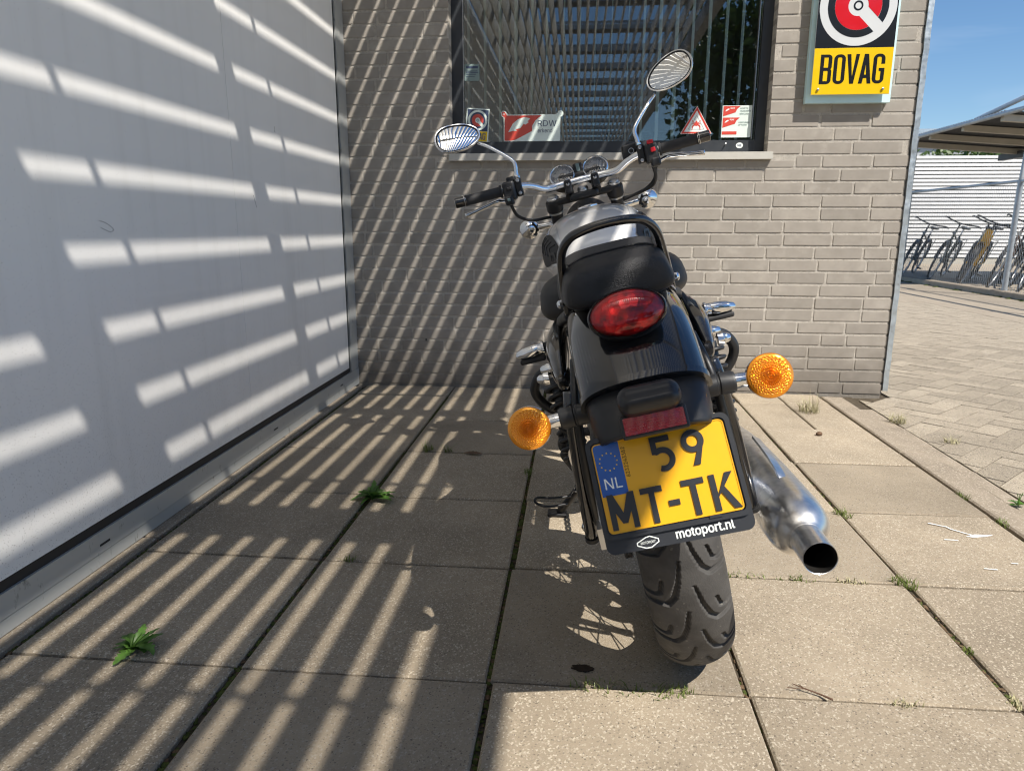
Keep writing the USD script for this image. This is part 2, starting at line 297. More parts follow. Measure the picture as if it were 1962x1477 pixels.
# white cladding with dirt specks that gather near the ground
mats['white_panel'] = usdkit.material(stage, '/World/Looks/white_panel_dirty', {
    'g': ('geometry', {}), 'xyz': ('separate_xyz', {}), 'zr': ('map_range', {'from_min': 0.12, 'from_max': 1.2, 'to_min': 0.178, 'to_max': 0.085, 'clamp': True}),
    'nz': ('noise_texture', {'scale': 1.5, 'detail': 5.0}), 'rp': ('rgb_ramp', {'ramp': [(0.3, (0.79, 0.785, 0.77)), (0.7, (0.84, 0.835, 0.82))]}),
    'sp': ('noise_texture', {'scale': 330.0, 'detail': 1.0, 'roughness': 0.4}), 'sub': ('math', {'math_type': 'add'}), 'st': ('map_range', {'from_min': 0.855, 'from_max': 0.885, 'clamp': True}),
    'sm': ('mapping', {'scale': (14, 14, 0.7)}), 'sn': ('noise_texture', {'scale': 1.0, 'detail': 6.0, 'roughness': 0.6}), 'sr': ('map_range', {'from_min': 0.50, 'from_max': 0.75, 'to_max': 0.30, 'clamp': True}), 'sx': ('mix', {'color2': (0.62, 0.61, 0.58)}),
    'mx': ('mix', {'color2': (0.10, 0.09, 0.075)}),
    'p': ('principled_bsdf', {'roughness': 0.36, 'specular_ior_level': 0.4})},
    [('g.position', 'xyz.vector'), ('xyz.z', 'zr.value'), ('g.position', 'nz.vector'), ('nz.fac', 'rp.fac'), ('g.position', 'sp.vector'), ('sp.fac', 'sub.value1'), ('zr.result', 'sub.value2'), ('sub.value', 'st.value'), ('st.result', 'mx.fac'), ('g.position', 'sm.vector'), ('sm.vector', 'sn.vector'), ('sn.fac', 'sr.value'), ('sr.result', 'sx.fac'), ('rp.color', 'sx.color1'), ('sx.color', 'mx.color1'), ('mx.color', 'p.base_color')], surface='p.BSDF')
mats['panel_frame'] = usdkit.material(stage, '/World/Looks/panel_frame_dirty', {
    'g': ('geometry', {}), 'mp': ('mapping', {'scale': (1, 1, 0.45)}),
    'sp': ('noise_texture', {'scale': 38.0, 'detail': 6.0, 'roughness': 0.7}), 'st': ('map_range', {'from_min': 0.60, 'from_max': 0.70, 'to_max': 0.8, 'clamp': True}),
    'mx': ('mix', {'color1': (0.46, 0.475, 0.47), 'color2': (0.13, 0.135, 0.12)}),
    'p': ('principled_bsdf', {'roughness': 0.42, 'metallic': 0.35})},
    [('g.position', 'mp.vector'), ('mp.vector', 'sp.vector'), ('sp.fac', 'st.value'), ('st.result', 'mx.fac'), ('mx.color', 'p.base_color')], surface='p.BSDF')
# leaves and blinds let light through
for nm, c in (('blind', (0.84, 0.90, 0.84)), ('leaf', (0.100, 0.215, 0.036)), ('crown', (0.075, 0.125, 0.028)), ('grass', (0.15, 0.19, 0.045))):
    mats[nm] = usdkit.material(stage, f'/World/Looks/{nm}_thin', {
        'g': ('geometry', {}), 'nz': ('noise_texture', {'scale': 45.0 if nm != 'crown' else 2.0, 'detail': 4.0}), 'rp': ('rgb_ramp', {'ramp': [(0.3, tuple(np.array(c) * (0.65 if nm != 'blind' else 1))), (0.7, tuple(np.array(c) * (1.35 if nm != 'blind' else 1)))]}),
        'p': ('principled_bsdf', {'roughness': 0.45}), 'tl': ('translucent_bsdf', {}), 'm': ('mix_closure', {'fac': 0.5 if nm == 'blind' else 0.35})},
        [('g.position', 'nz.vector'), ('nz.fac', 'rp.fac'), ('rp.color', 'p.base_color'), ('rp.color', 'tl.color'), ('p.BSDF', 'm.closure1'), ('tl.BSDF', 'm.closure2')], surface='m.closure')
M = mats

# ------------------------------------------------------------------ lettering from strokes
def strokes(lines, w, cap='flat', join='mitre'):
    return unary_union([LineString(l).buffer(w / 2, cap_style=cap, join_style=join, mitre_limit=3.0) for l in lines])
def arc(cx, cy, r, a0, a1, n=24, ry=None):
    ry = ry or r
    return [(cx + r * math.cos(math.radians(a)), cy + ry * math.sin(math.radians(a))) for a in np.linspace(a0, a1, n)]
def bigtext(t, h, bold=True, depth=0.0012): return meshkit.text_mesh(t, h, depth, bold)
def place_text(t, h, o, ex, ey, depth=0.0012, bold=True, width=None, center=False):
    m = bigtext(t, h, bold, depth); b = m.bounds
    m.apply_translation((-b[0][0], 0, 0))
    if width: m.apply_scale((width / (b[1][0] - b[0][0]), 1, 1))
    if center: m.apply_translation((-(m.bounds[1][0]) / 2, 0, 0))
    return plane_to(m, o, ex, ey)

# ================================================================== GROUND
G = 400.0
def sheet(x0, x1, y0, y1, z, nx=1, ny=1):
    xs, ys = np.linspace(x0, x1, nx + 1), np.linspace(y0, y1, ny + 1)
    v = np.array([(x, y, z) for y in ys for x in xs]); m = nx + 1
    f = grid_faces(ny + 1, m, wrap=False); me = trimesh.Trimesh(v, f, process=False)
    if me.face_normals[0][2] < 0: me.invert()
    return me
solo('ground', sheet(-G, G, -G, G, -0.030), M['joint_sand'], kind='structure')
# road of pale concrete beyond the pavers
solo('road', cat(box(1.56, 60, 9.2, 60, -0.028, -0.004), box(4.3, 60, -30, 9.2, -0.028, -0.004), box(1.56, 4.3, -30, 0.6, -0.028, -0.004)), M['road'], kind='structure')

pave = thing('pavement', kind='structure')
XC = [-1.183, -0.676, -0.156, 0.350, 0.852, 1.311]
YR = [-2.15, -1.67, -1.19, -0.70, -0.215, 0.270, 0.752, 1.2335, 1.718, 2.193, 2.678, 3.161, 3.640, 3.868]
def slab(x0, x1, y0, y1, zt, ch=0.005, dz=(0, 0, 0, 0), thick=0.045):
    b = [(x0, y0), (x1, y0), (x1, y1), (x0, y1)]; t = [(x0 + ch, y0 + ch), (x1 - ch, y0 + ch), (x1 - ch, y1 - ch), (x0 + ch, y1 - ch)]
    v = [(*p, zt - thick) for p in b] + [(*p, zt - ch * 0.8 + d) for p, d in zip(b, dz)] + [(*p, zt + d) for p, d in zip(t, dz)]
    q = [(0, 1, 5, 4), (1, 2, 6, 5), (2, 3, 7, 6), (3, 0, 4, 7), (4, 5, 9, 8), (5, 6, 10, 9), (6, 7, 11, 10), (7, 4, 8, 11), (8, 9, 10, 11)]
    return trimesh.Trimesh(v, [f for a, b_, c, d in q for f in ((a, b_, c), (a, c, d))], process=False)
for j in range(len(YR) - 1):
    for i in range(len(XC) - 1):
        g = 0.0042; gx = (0.004, 0.0065, 0.0065, 0.0045, 0.005, 0.003); x0, x1, y0, y1 = XC[i] + gx[i], XC[i + 1] - gx[i + 1], YR[j] + g, YR[j + 1] - g
        ox = (0.0, -0.004, 0.0, 0.006, 0.003)[i]; off = rng.normal(0, 0.0025)
        dz = rng.normal(0, 0.0012, 4); zt = rng.normal(0, 0.0013)
        cols = [(x0, x1)]
        if i == 4 and j >= 11: cols = [(x0, 1.085), (1.093, x1)]
        for a, b_ in cols:
            part(pave, 'paving_tile', slab(a + off, b_ + off, y0 + ox * 0.6, y1 + ox * 0.6, zt, 0.0045, dz), M['tile_dark' if (i * 3 + j) % 4 == 1 else 'tile'])
part(pave, 'joint_bed', box(-1.20, 1.50, -2.2, 3.873, -0.029, -0.0115), M['joint_sand'])
# strip of rough concrete under the cladding, kerb bands
part(pave, 'edging_strip', cat(*[slab(-1.262, -1.196, a + 0.004, b_ - 0.004, 0.004, 0.006, rng.normal(0, 0.001, 4)) for a, b_ in zip(np.arange(-2.2, 3.6, 1.0), np.arange(-1.2, 4.2, 1.0))]), M['kerb'])
for k, (a, b_) in enumerate(zip(np.arange(-2.0, 3.5, 0.97), np.arange(-1.03, 4.3, 0.97))):
    b_ = min(b_, 3.80)
    if a < 3.7: part(pave, 'kerb_stone', slab(1.317, 1.425, a + 0.003, b_ - 0.003, 0.006, 0.006, rng.normal(0, 0.001, 4)), M['kerb'])
for k, (a, b_) in enumerate(zip(np.arange(-2.0, 3.5, 0.31), np.arange(-1.69, 3.9, 0.31))):
    part(pave, 'gutter_stone', slab(1.431, 1.498, a + 0.002, b_ - 0.002, -0.004, 0.004, rng.normal(0, 0.0012, 4)), M['kerb'])

# herringbone pavers right of the kerb
pavers = thing('paver_yard', kind='structure')
L_, W_ = 0.210, 0.105
c45 = math.sqrt(0.5); allp = []
region = Polygon([(1.506, 0.62), (4.3, 0.62), (4.3, 9.2), (1.70, 9.2), (1.70, 3.86), (1.506, 3.80)])
cells = []
N = 90
for r in range(-N, N):
    for k in range(-N, N):
        # classic 2:1 herringbone: cell (k, r) of width W; period 4 along rows, shifted by one each row
        t = (k - r) % 4
        if t == 0: cells.append((k, r, 2, 1))
        elif t == 3: cells.append((k, r, 1, 2))
ang = rng.normal(0, 0.006, len(cells)); near, far = [], []
off = np.array([1.556, 3.292])
for (k, r, a, b_), th in zip(cells, ang):
    pts = np.array([(k, r), (k + a, r), (k + a, r + b_), (k, r + b_)], float) * W_
    c = pts.mean(0); R = np.array([[c45, c45], [-c45, c45]])
    q = pts @ R + off; cc = q.mean(0)
    if not (1.32 < cc[0] < 4.35 and 0.5 < cc[1] < 9.3): continue
    if cc[0] > 1.9 + 0.42 * max(cc[1] - 2.0, 0) + 0.5: continue
    if cc[1] < 1.7: continue
    sh = Polygon(q).buffer(-0.0020)
    sh = sh.intersection(region)
    if sh.is_empty or sh.area < 4e-4 or sh.geom_type != 'Polygon': continue
    z = -0.006 + rng.normal(0, 0.0008)
    top = list(sh.buffer(-0.004, join_style='mitre').exterior.coords)[:-1] if sh.buffer(-0.004).area > 0 else None
    me = ext(sh, 0.03); me.apply_translation((0, 0, z - 0.03))
    tilt = rng.normal(0, 0.003, 2); me.vertices[:, 2] += (me.vertices[:, 0] - cc[0]) * tilt[0] + (me.vertices[:, 1] - cc[1]) * tilt[1]
    near.append((np.hypot(*cc), me))
near.sort(key=lambda t: t[0])
for d, me in near[:300]: part(pavers, 'paver', me, M['paver'])
if len(near) > 300: part(pavers, 'paver_field', cat(*[m for _, m in near[300:]]), M['paver'], kind='stuff')
part(pavers, 'sand_bed', box(1.50, 4.3, 0.6, 9.2, -0.029, -0.0165), M['joint_sand'])

# ================================================================== BRICK BUILDING
YW = 3.875
bld = thing('brick_building', 'beige brick workshop wall with a dark framed window and corner strip', 'building')
part(bld, 'mortar_wall', cat(box(-1.30, -0.683, YW, YW + 0.10, -0.02, 3.3), box(0.955, 1.648, YW, YW + 0.10, -0.02, 3.3), box(-0.683, 0.955, YW, YW + 0.10, -0.02, 1.226), box(-0.683, 0.955, YW, YW + 0.10, 2.45, 3.3)), M['mortar'])
part(bld, 'room_wall', cat(box(-3, -2.9, YW + 0.12, 8, 0, 3.2), box(1.56, 1.648, YW + 0.105, 4.45, 0, 3.2), box(1.56, 1.648, 6.7, 8, 0, 3.2), box(1.56, 1.648, 4.45, 6.7, 0, 0.9), box(1.56, 1.648, 4.45, 6.7, 2.6, 3.2), box(-3, 1.648, 8, 8.1, 0, 3.2), box(-3, 1.648, YW + 0.105, 8.1, 3.2, 3.3), box(-2.9, 1.56, YW + 0.105, 8, -0.02, 0.02), box(-3, -0.70, YW + 0.105, YW + 0.14, 0.02, 3.2), box(0.97, 1.56, YW + 0.105, YW + 0.14, 0.02, 3.2), box(-0.70, 0.97, YW + 0.105, YW + 0.14, 0.02, 1.24)), M['room'])
part(bld, 'roof', box(-3.2, 1.75, YW - 0.02, 8.3, 3.305, 3.42), M['shelter_roof'])
CH = 0.0654; J = 0.0140
bricks = []
for r in range(0, 34):
    z0 = 0.005 + r * CH + J / 2 - CH * 0; z1 = z0 + CH - J
    if z0 > 2.25: break
    x = -1.30 + [0.0, 0.13, 0.06, 0.19][r % 4] - 0.247 + rng.uniform(-0.02, 0.02)
    last = 0
    while x < 1.66:
        head = rng.random() < 0.17 and last == 0
        w = 0.118 if head else 0.235
        last = 2 if head else max(last - 1, 0)
        a, b_ = x, x + w; x = b_ + 0.0125 + rng.normal(0, 0.0012)
        segs = [(max(a, -1.29), min(b_, 1.651))]
        if z1 > 1.262 and z0 < 2.45:   # beside the window
            segs = [(s0, min(s1, -0.683)) for s0, s1 in segs if s0 < -0.70] + [(max(s0, 0.955), s1) for s0, s1 in segs if s1 > 0.97]
        for s0, s1 in segs:
            zz1 = z1
            if s0 < 0.976 and s1 > -0.686 and z0 < 1.222 < z1: zz1 = 1.220
            if s1 - s0 < 0.03 or zz1 - z0 < 0.015: continue
            bricks.append((s0, s1, z0, zz1))
bricks.sort(key=lambda t: -(t[1] - t[0]) * (2.0 if t[2] < 1.95 else 0.5))
left = []
for k, (a, b_, z0, z1) in enumerate(bricks):
    m = cbox(b_ - a, 0.098, z1 - z0, 0.0028, ((a + b_) / 2, YW - 0.0032 + 0.049 + rng.normal(0, 0.0004), (z0 + z1) / 2 + rng.normal(0, 0.0006)))
    m.apply_transform(trimesh.transformations.rotation_matrix(rng.normal(0, 0.0022), (0, 1, 0), ((a + b_) / 2, YW, (z0 + z1) / 2)))
    pale = a < -0.9 and z0 > 1.1 and rng.random() < 0.10
    if k < 300: part(bld, 'brick', m, M['brick'])
    else: left.append(m)
if left: part(bld, 'brick_course', cat(*left), M['brick'], kind='stuff')
part(bld, 'weep_hole', cat(box(-0.842, -0.834, YW - 0.002, YW + 0.01, 0.257, 0.309), box(0.560, 0.568, YW - 0.002, YW + 0.01, 0.262, 0.312)), M['black_rubber'])
part(bld, 'window_sill', cat(cbox(1.664, 0.135, 0.036, 0.003, (0.1455, YW + 0.036, 1.244)),), M['sill'])
# corner strip of bent zinc
zp = []
for z in np.linspace(0.03, 2.6, 60):
    w = 0.0009 * math.sin(z * 37) + 0.0006 * math.sin(z * 91 + 1)
    zp.append([(1.6535 + w, YW - 0.012, z), (1.679 + w * 1.4, YW - 0.014 + w, z), (1.680 + w, YW + 0.06, z), (1.6535, YW + 0.06, z)])
part(bld, 'corner_strip', loft(zp), M['zinc'])
# window
win = part(bld, 'window_frame', cat(box(-0.683, -0.622, YW + 0.078, YW + 0.135, 1.262, 2.45), box(0.906, 0.955, YW + 0.078, YW + 0.135, 1.262, 2.45), box(-0.622, 0.906, YW + 0.080, YW + 0.133, 1.262, 1.331), box(-0.622, 0.906, YW + 0.080, YW + 0.133, 2.40, 2.45)), M['window_frame'])
part(win, 'pane', box(-0.619, 0.903, YW + 0.090, YW + 0.096, 1.333, 2.398), M['window_glass'])
part(win, 'glazing_bead', cat(box(-0.622, -0.6195, YW + 0.0785, YW + 0.0895, 1.333, 2.398), box(0.8875, 0.8905, YW + 0.0795, YW + 0.0893, 1.334, 2.398)), M['aluminium'])
part(win, 'flashing', cat(box(0.25, 0.86, YW + 0.0715, YW + 0.0778, 1.268, 1.329)), M['window_frame'])
part(win, 'peg', cyl((0.755, YW + 0.0715, 1.305), (0.755, YW + 0.052, 1.312), 0.0035, 10), M['aluminium'])

# interior: vertical blinds and a desk with a screen
bl = thing('vertical_blind', 'pale green vertical blind slats hanging open behind the window glass', 'blind')
for k in range(19):
    x = -0.605 + k * 0.0845 + rng.normal(0, 0.002); t = math.radians(18 * max(-1, min(1, (x - 0.02) / 0.42)) + rng.normal(0, 1.5))
    n = 6; u = np.linspace(-0.044, 0.044, n); bow = 0.004 * (1 - (u / 0.044) ** 2)
    ring = [[(x + math.cos(t) * 0 + bow[i] + u[i] * math.sin(t) + d, YW + 0.19 + u[i] * math.cos(t), z) for i in range(n) for d in (0,)] for z in (1.285, 2.42) for d in (0,)]
    v = np.array([(x + bow[i] + u[i] * math.sin(t) + d, YW + 0.19 + u[i] * math.cos(t), z) for z in (1.29 + rng.normal(0, 0.002), 2.42) for d in (0, 0.0008) for i in range(n)])
    f = []
    for i in range(n - 1):
        f += [(i, i + 1, 2 * n + i + 1), (i, 2 * n + i + 1, 2 * n + i), (n + i + 1, n + i, 3 * n + i), (n + i + 1, 3 * n + i, 3 * n + i + 1)]
    part(bl, 'slat', trimesh.Trimesh(v, f, process=False), M['blind'], True)
part(bl, 'head_rail', box(-0.66, 0.95, YW + 0.165, YW + 0.215, 2.42, 2.46), M['aluminium'])
dk = thing('office_desk', 'desk with a dark monitor standing in the room behind the blinds', 'desk', (0.55, YW + 1.1, 0.02))
part(dk, 'top', cbox(1.5, 0.7, 0.03, 0.004, (0, 0, 1.02)), M['timber'])
part(dk, 'leg', cat(*[box(x - 0.02, x + 0.02, y - 0.02, y + 0.02, 0, 1.0) for x in (-0.7, 0.7) for y in (-0.3, 0.3)]), M['satin_black'])
part(dk, 'monitor', cat(cbox(0.55, 0.03, 0.34, 0.006, (-0.1, 0.1, 1.32)), box(-0.12, -0.08, 0.10, 0.13, 1.03, 1.2)), M['plastic_black'])

# stickers and small plates behind the glass
YG = YW + 0.0885
ex, ez = (1, 0, 0), (0, 0, 1)
def flat(shape, depth, x, y, z): return plane_to(ext(shape, depth), (x, y, z), ex, ez)
def feather(s):
    p = Polygon([(0, 0), (0.35, 0.62), (0.75, 0.95), (1.25, 1.12), (1.75, 1.02), (1.50, 0.80), (1.62, 0.74), (1.35, 0.55), (1.22, 0.62), (0.95, 0.30), (0.55, 0.22), (0.70, 0.12), (0.35, 0.10)]).buffer(0)
    return affinity.scale(p, s, s, origin=(0, 0))
YI = YW + 0.0885   # stuck on the pane
b = thing('dealer_plate', 'white and red notched plate with a feather, reading RDW erkend, on the window', 'sign', (-0.423, YI, 1.334))
base = unary_union([sbox(0.016, 0, 0.318, 0.135), Point(0.016, 0.138).buffer(0.016), Point(0.318, 0.138).buffer(0.016), sbox(0.016, 0.12, 0.04, 0.14), sbox(0.296, 0.12, 0.318, 0.14)]).buffer(-0.006).buffer(0.006)
part(b, 'plate', flat(base, 0.003, 0, 0, 0), M['print_pale'])
red = Polygon([(0.004, 0.150), (0.022, 0.15), (0.034, 0.1305), (0.218, 0.1305), (0.185, 0.105), (0.168, 0.078), (0.168, 0.052), (0.08, 0.008), (0.048, 0.0015), (0.02, 0.0015), (0.021, 0.12), (0.006, 0.132)]).buffer(0).intersection(base.buffer(-0.003))
part(b, 'red_field', flat(red, 0.0008, 0, -0.003, 0), M['print_red'])
part(b, 'feather', flat(affinity.translate(feather(0.068), 0.040, 0.046), 0.0008, 0, -0.0038, 0), M['print_pale'])
part(b, 'lettering', cat(place_text('RDW', 0.030, (0.198, -0.003, 0.075), ex, ez, 0.0008, False, 0.100), place_text('erkend', 0.020, (0.198, -0.003, 0.044), ex, ez, 0.0008, False, 0.078)), M['print_navy'])
part(b, 'hole', cat(flat(Point(0.016, 0.138).buffer(0.005).difference(Point(0.016, 0.138).buffer(0.003)), 0.0006, 0, -0.0042, 0), flat(Point(0.318, 0.138).buffer(0.004), 0.0006, 0, -0.0034, 0)), M['print_white'])

def bovag_disc(parent, cx, cz, y, R, w, h, mw, mb, mr):
    """square field with the ring emblem, its centre at (cx, cz), laid on y"""
    sq = sbox(-w / 2, -h / 2, w / 2, h / 2)
    part(parent, 'black_field', flat(sq, 0.0008, cx, y, cz), mb)
    part(parent, 'white_disc', flat(Point(0, 0).buffer(R, 48).intersection(sq.buffer(-0.0006)), 0.0008, cx, y - 0.0008, cz), mw)
    a = math.radians(-44); arm = LineString([(0, 0), (R * 0.95 * math.cos(a), R * 0.95 * math.sin(a))]).buffer(R * 0.155, cap_style='flat')
    part(parent, 'black_ring', flat(Point(0, 0).buffer(R * 0.79, 48).difference(Point(0, 0).buffer(R * 0.61, 48)).difference(arm), 0.0006, cx, y - 0.0016, cz), mb)
    hub = unary_union([Point(0, 0).buffer(R * 0.26, 32), arm])
    part(parent, 'red_disc', flat(Point(0, 0).buffer(R * 0.605, 48).difference(hub), 0.0006, cx, y - 0.0016, cz), mr)
    part(parent, 'hub_ring', flat(Point(0, 0).buffer(R * 0.125, 24).difference(Point(0, 0).buffer(R * 0.08, 24)), 0.0006, cx, y - 0.0016, cz), mb)
def bovag_letters(w, h):
    """the five letters, drawn in a box w x h"""
    s = 0.30; G_ = []
    def ring(x0, x1, y0, y1, r): 
        return sbox(x0 + r, y0 + r, x1 - r, y1 - r).buffer(r, 10)
    def hollow(x0, x1, y0, y1, r, t): return ring(x0, x1, y0, y1, r).difference(ring(x0 + t, x1 - t, y0 + t * 0.85, y1 - t * 0.85, max(r - t, 0.02)))
    H = 2.65; t = 0.31
    Bq = unary_union([hollow(0, 1.0, H * 0.5 - 0.11, H, 0.34, t), hollow(0, 1.0, 0, H * 0.5 + 0.13, 0.36, t), sbox(0, 0, t, H), sbox(0, 0, 0.5, t * 0.85), sbox(0, H - t * 0.85, 0.5, H)])
    O = hollow(0, 1.0, 0, H, 0.45, t)
    V = Polygon([(0, H), (0.33, H), (0.55, 0.62), (0.77, H), (1.08, H), (0.70, 0), (0.38, 0)])
    A = Polygon([(0, 0), (0.32, 0), (0.40, 0.5), (0.68, 0.5), (0.76, 0), (1.08, 0), (0.72, H), (0.36, H)]).difference(Polygon([(0.45, 0.80), (0.63, 0.80), (0.54, 1.75)]))
    Gq = unary_union([hollow(0, 1.0, 0, H, 0.45, t).difference(sbox(0.5, H * 0.52, 1.2, H * 0.66)), sbox(0.52, H * 0.42, 1.0, H * 0.52), ])
    x = 0
    for q, adv in ((Bq, 1.17), (O, 1.10), (V, 1.13), (A, 1.16), (Gq, 1.0)):
        G_.append(affinity.translate(q, x, 0)); x += adv
    return affinity.scale(unary_union(G_), w / x, h / H, origin=(0, 0))
b = thing('emblem_sticker', 'small faded window sticker with a red ring emblem above yellow, partly behind the left mirror', 'sticker', (-0.555, YI, 1.335), ry=math.radians(4))
part(b, 'sheet', flat(sbox(-0.062, 0, 0.062, 0.168), 0.0009, 0, 0, 0), M['print_pale'])
bovag_disc(b, 0, 0.108, -0.001, 0.052, 0.112, 0.108, M['print_pale'], M['print_navy'], M['print_red'])
part(b, 'yellow_field', flat(sbox(-0.056, 0.002, 0.056, 0.053), 0.0008, 0, -0.001, 0), M['sign_yellow'])
part(b, 'lettering', flat(affinity.translate(bovag_letters(0.094, 0.036), -0.047, 0.010), 0.0006, 0, -0.0018, 0), M['print_navy'])
b = thing('notice_sticker', 'tiny pale rectangular sticker with faded text, upper left on the glass', 'sticker', (-0.616, YI, 1.640))
part(b, 'sheet', flat(sbox(0.006, 0.006, 0.074, 0.078).buffer(0.006), 0.0005, 0, 0, 0), M['print_grey'])
part(b, 'text_line', cat(*[flat(sbox(0.008, z, x1, z + h), 0.0005, 0, -0.0006, 0) for z, h, x1 in ((0.063, 0.010, 0.071), (0.047, 0.004, 0.068), (0.039, 0.004, 0.071), (0.031, 0.003, 0.062), (0.020, 0.003, 0.055))]), M['print_navy'])
b = thing('warning_triangle', 'red bordered triangular warning sticker with a red spider in the window', 'sticker', (0.605, YI, 1.366))
tri = Polygon([(-0.078, 0), (0.078, 0), (0, 0.132)])
part(b, 'sheet', flat(tri.buffer(0.002), 0.0005, 0, 0, 0), M['print_white'])
part(b, 'border', flat(tri.difference(affinity.scale(tri, 0.80, 0.80, origin=(0, 0.042))), 0.0006, 0, -0.0006, 0), M['print_red'])
part(b, 'inner_line', flat(affinity.scale(tri, 0.52, 0.52, origin=(0, 0.044)).exterior.buffer(0.0008), 0.0005, 0, -0.0006, 0), M['print_grey'])
spd = unary_union([Point(0, 0.047).buffer(0.010), Point(0, 0.058).buffer(0.005)] + [LineString([(0, 0.047), (s * 0.017, 0.047 + d), (s * 0.021, 0.047 + d * 2.1 - 0.004)]).buffer(0.0016) for s in (-1, 1) for d in (0.010, 0.002, -0.006, -0.012)])
part(b, 'spider', flat(spd, 0.0006, 0, -0.0006, 0), M['print_red'])
b = thing('notice_card', 'pale card with two red feather flags, right corner of the window', 'sticker', (0.735, YI, 1.345))
part(b, 'sheet', flat(sbox(0, 0, 0.150, 0.157), 0.0005, 0, 0, 0), M['print_pale'])
for zz in (0.104, 0.048):
    f = Polygon([(0.005, 0.049), (0.088, 0.049), (0.073, 0.036), (0.066, 0.020), (0.005, 0.001)]).buffer(0.001)
    part(b, 'red_flag', flat(f, 0.0006, 0, -0.0006, zz), M['print_red'])
    part(b, 'feather', flat(feather(0.0125), 0.0005, 0.014, -0.0012, zz + 0.024), M['print_white'])
    part(b, 'flag_text', place_text('RDW', 0.007, (0.040, -0.0006, zz + 0.036), ex, ez, 0.0009, True), M['print_white'])
part(b, 'lettering', cat(place_text('AFGIFTE', 0.0068, (0.088, -0.0006, 0.139), ex, ez, 0.0005), place_text('VRIJWARINGS', 0.0068, (0.088, -0.0006, 0.126), ex, ez, 0.0005, width=0.056), place_text('BEWIJZEN', 0.0068, (0.088, -0.0006, 0.112), ex, ez, 0.0005), place_text('VOERTUIGEN', 0.0068, (0.084, -0.0006, 0.070), ex, ez, 0.0005, width=0.056), place_text('OP NAAM', 0.0068, (0.084, -0.0006, 0.058), ex, ez, 0.0005)), M['print_grey'])
part(b, 'red_blur', flat(sbox(0.003, 0.014, 0.078, 0.030), 0.0005, 0, -0.0006, 0), M['print_red'])
b = thing('oval_sticker', 'small white oval sticker reading NB on the lower window frame', 'sticker', (0.829, YW + 0.0715, 1.303))
part(b, 'sheet', flat(affinity.scale(Point(0, 0).buffer(0.018, 24), 1, 0.78), 0.0008, 0, -0.0002, 0), M['print_white'])
part(b, 'lettering', place_text('NB', 0.011, (0, -0.001, -0.0055), ex, ez, 0.0005, center=True), M['print_navy'])

# the big sign beside the window
b = thing('trade_sign', 'large white sign board with red ring emblem and black BOVAG on yellow', 'sign', (1.312, YW, 1.488))
part(b, 'backing_box', cbox(0.404, 0.034, 0.66, 0.004, (0, -0.0217, 0.33)), M['sign_edge'])
part(b, 'front_sheet', box(-0.1865, 0.1835, -0.064, -0.060, 0.034, 0.626), M['sign_white'])
bovag_disc(b, -0.0015, 0.432, -0.0642, 0.178, 0.368, 0.372, M['sign_white'], M['sign_black'], M['sign_red'])
part(b, 'yellow_field', flat(sbox(-0.1855, 0.035, 0.1825, 0.2455), 0.0008, 0, -0.0642, 0), M['sign_yellow'])
part(b, 'lettering', flat(affinity.translate(bovag_letters(0.302, 0.134), -0.153, 0.083), 0.0008, 0, -0.065, 0), M['sign_black'])
for sx in (-0.155, 0.150):
    for zz in (0.058, 0.600): part(b, 'standoff_screw', cat(cyl((sx, -0.038, zz), (sx, -0.070, zz), 0.004, 12), lathe([(0.006, 0), (0.006, 0.003), (0.003, 0.005)], (sx, -0.068, zz), (0, -1, 0), 14)), M['aluminium'], 40)

# ================================================================== WHITE PANEL FRONT
pf = thing('panel_front', 'tall white clad garage front in an aluminium frame, stripes of sun on it', 'facade')
XP = -1.236
seam = 2.53
part(pf, 'cladding_panel', box(XP - 0.05, XP, seam + 0.0008, 3.708, 0.126, 3.25), M['white_panel'])
part(pf, 'cladding_panel', box(XP - 0.05, XP, -1.6, seam - 0.001, 0.126, 3.25), M['white_panel'])
part(pf, 'cladding_panel', box(XP - 0.05, XP, -15.0, -1.602, 0.126, 3.25), M['white_panel'])
part(pf, 'gasket', cat(box(XP - 0.05, XP - 0.003, -15, 3.735, 0.099, 0.1258), box(XP - 0.05, XP - 0.003, 3.7085, 3.735, 0.1262, 3.25)), M['black_rubber'])
part(pf, 'bottom_rail', cat(box(XP - 0.05, XP + 0.004, -15, 3.868, 0.042, 0.0985), box(XP - 0.05, XP + 0.0025, -15, 3.868, 0.006, 0.0405)), M['panel_frame'])
part(pf, 'side_rail', cat(box(XP - 0.05, XP + 0.004, 3.7355, 3.80, 0.0995, 3.25), box(XP - 0.05, XP + 0.002, 3.8025, 3.866, 0.0995, 3.25)), M['panel_frame'])
for yy in (1.02, 1.63, 2.72, 3.56): part(pf, 'drain_slot', box(XP + 0.001, XP + 0.0048, yy - 0.02, yy + 0.02, 0.060, 0.066), M['black_rubber'])
def on_panel(pts, r=0.00045): return tube([(XP + 0.0004, y, z) for y, z in pts], r, 5)
part(pf, 'scratch', cat(on_panel([(1.768, 0.895), (1.785, 0.893), (1.808, 0.884), (1.823, 0.873), (1.812, 0.868), (1.80, 0.869), (1.785, 0.874), (1.772, 0.878)]), on_panel([(2.68, 1.00), (2.70, 0.955)]), on_panel([(2.92, 1.28), (2.915, 1.26), (2.925, 1.258)]), on_panel([(1.13, 1.0), (1.132, 0.97)])), M['stain'])
part(pf, 'facade_wall', box(-3.5, XP - 0.055, -15, 3.87, -0.02, 3.4), M['far_building'])

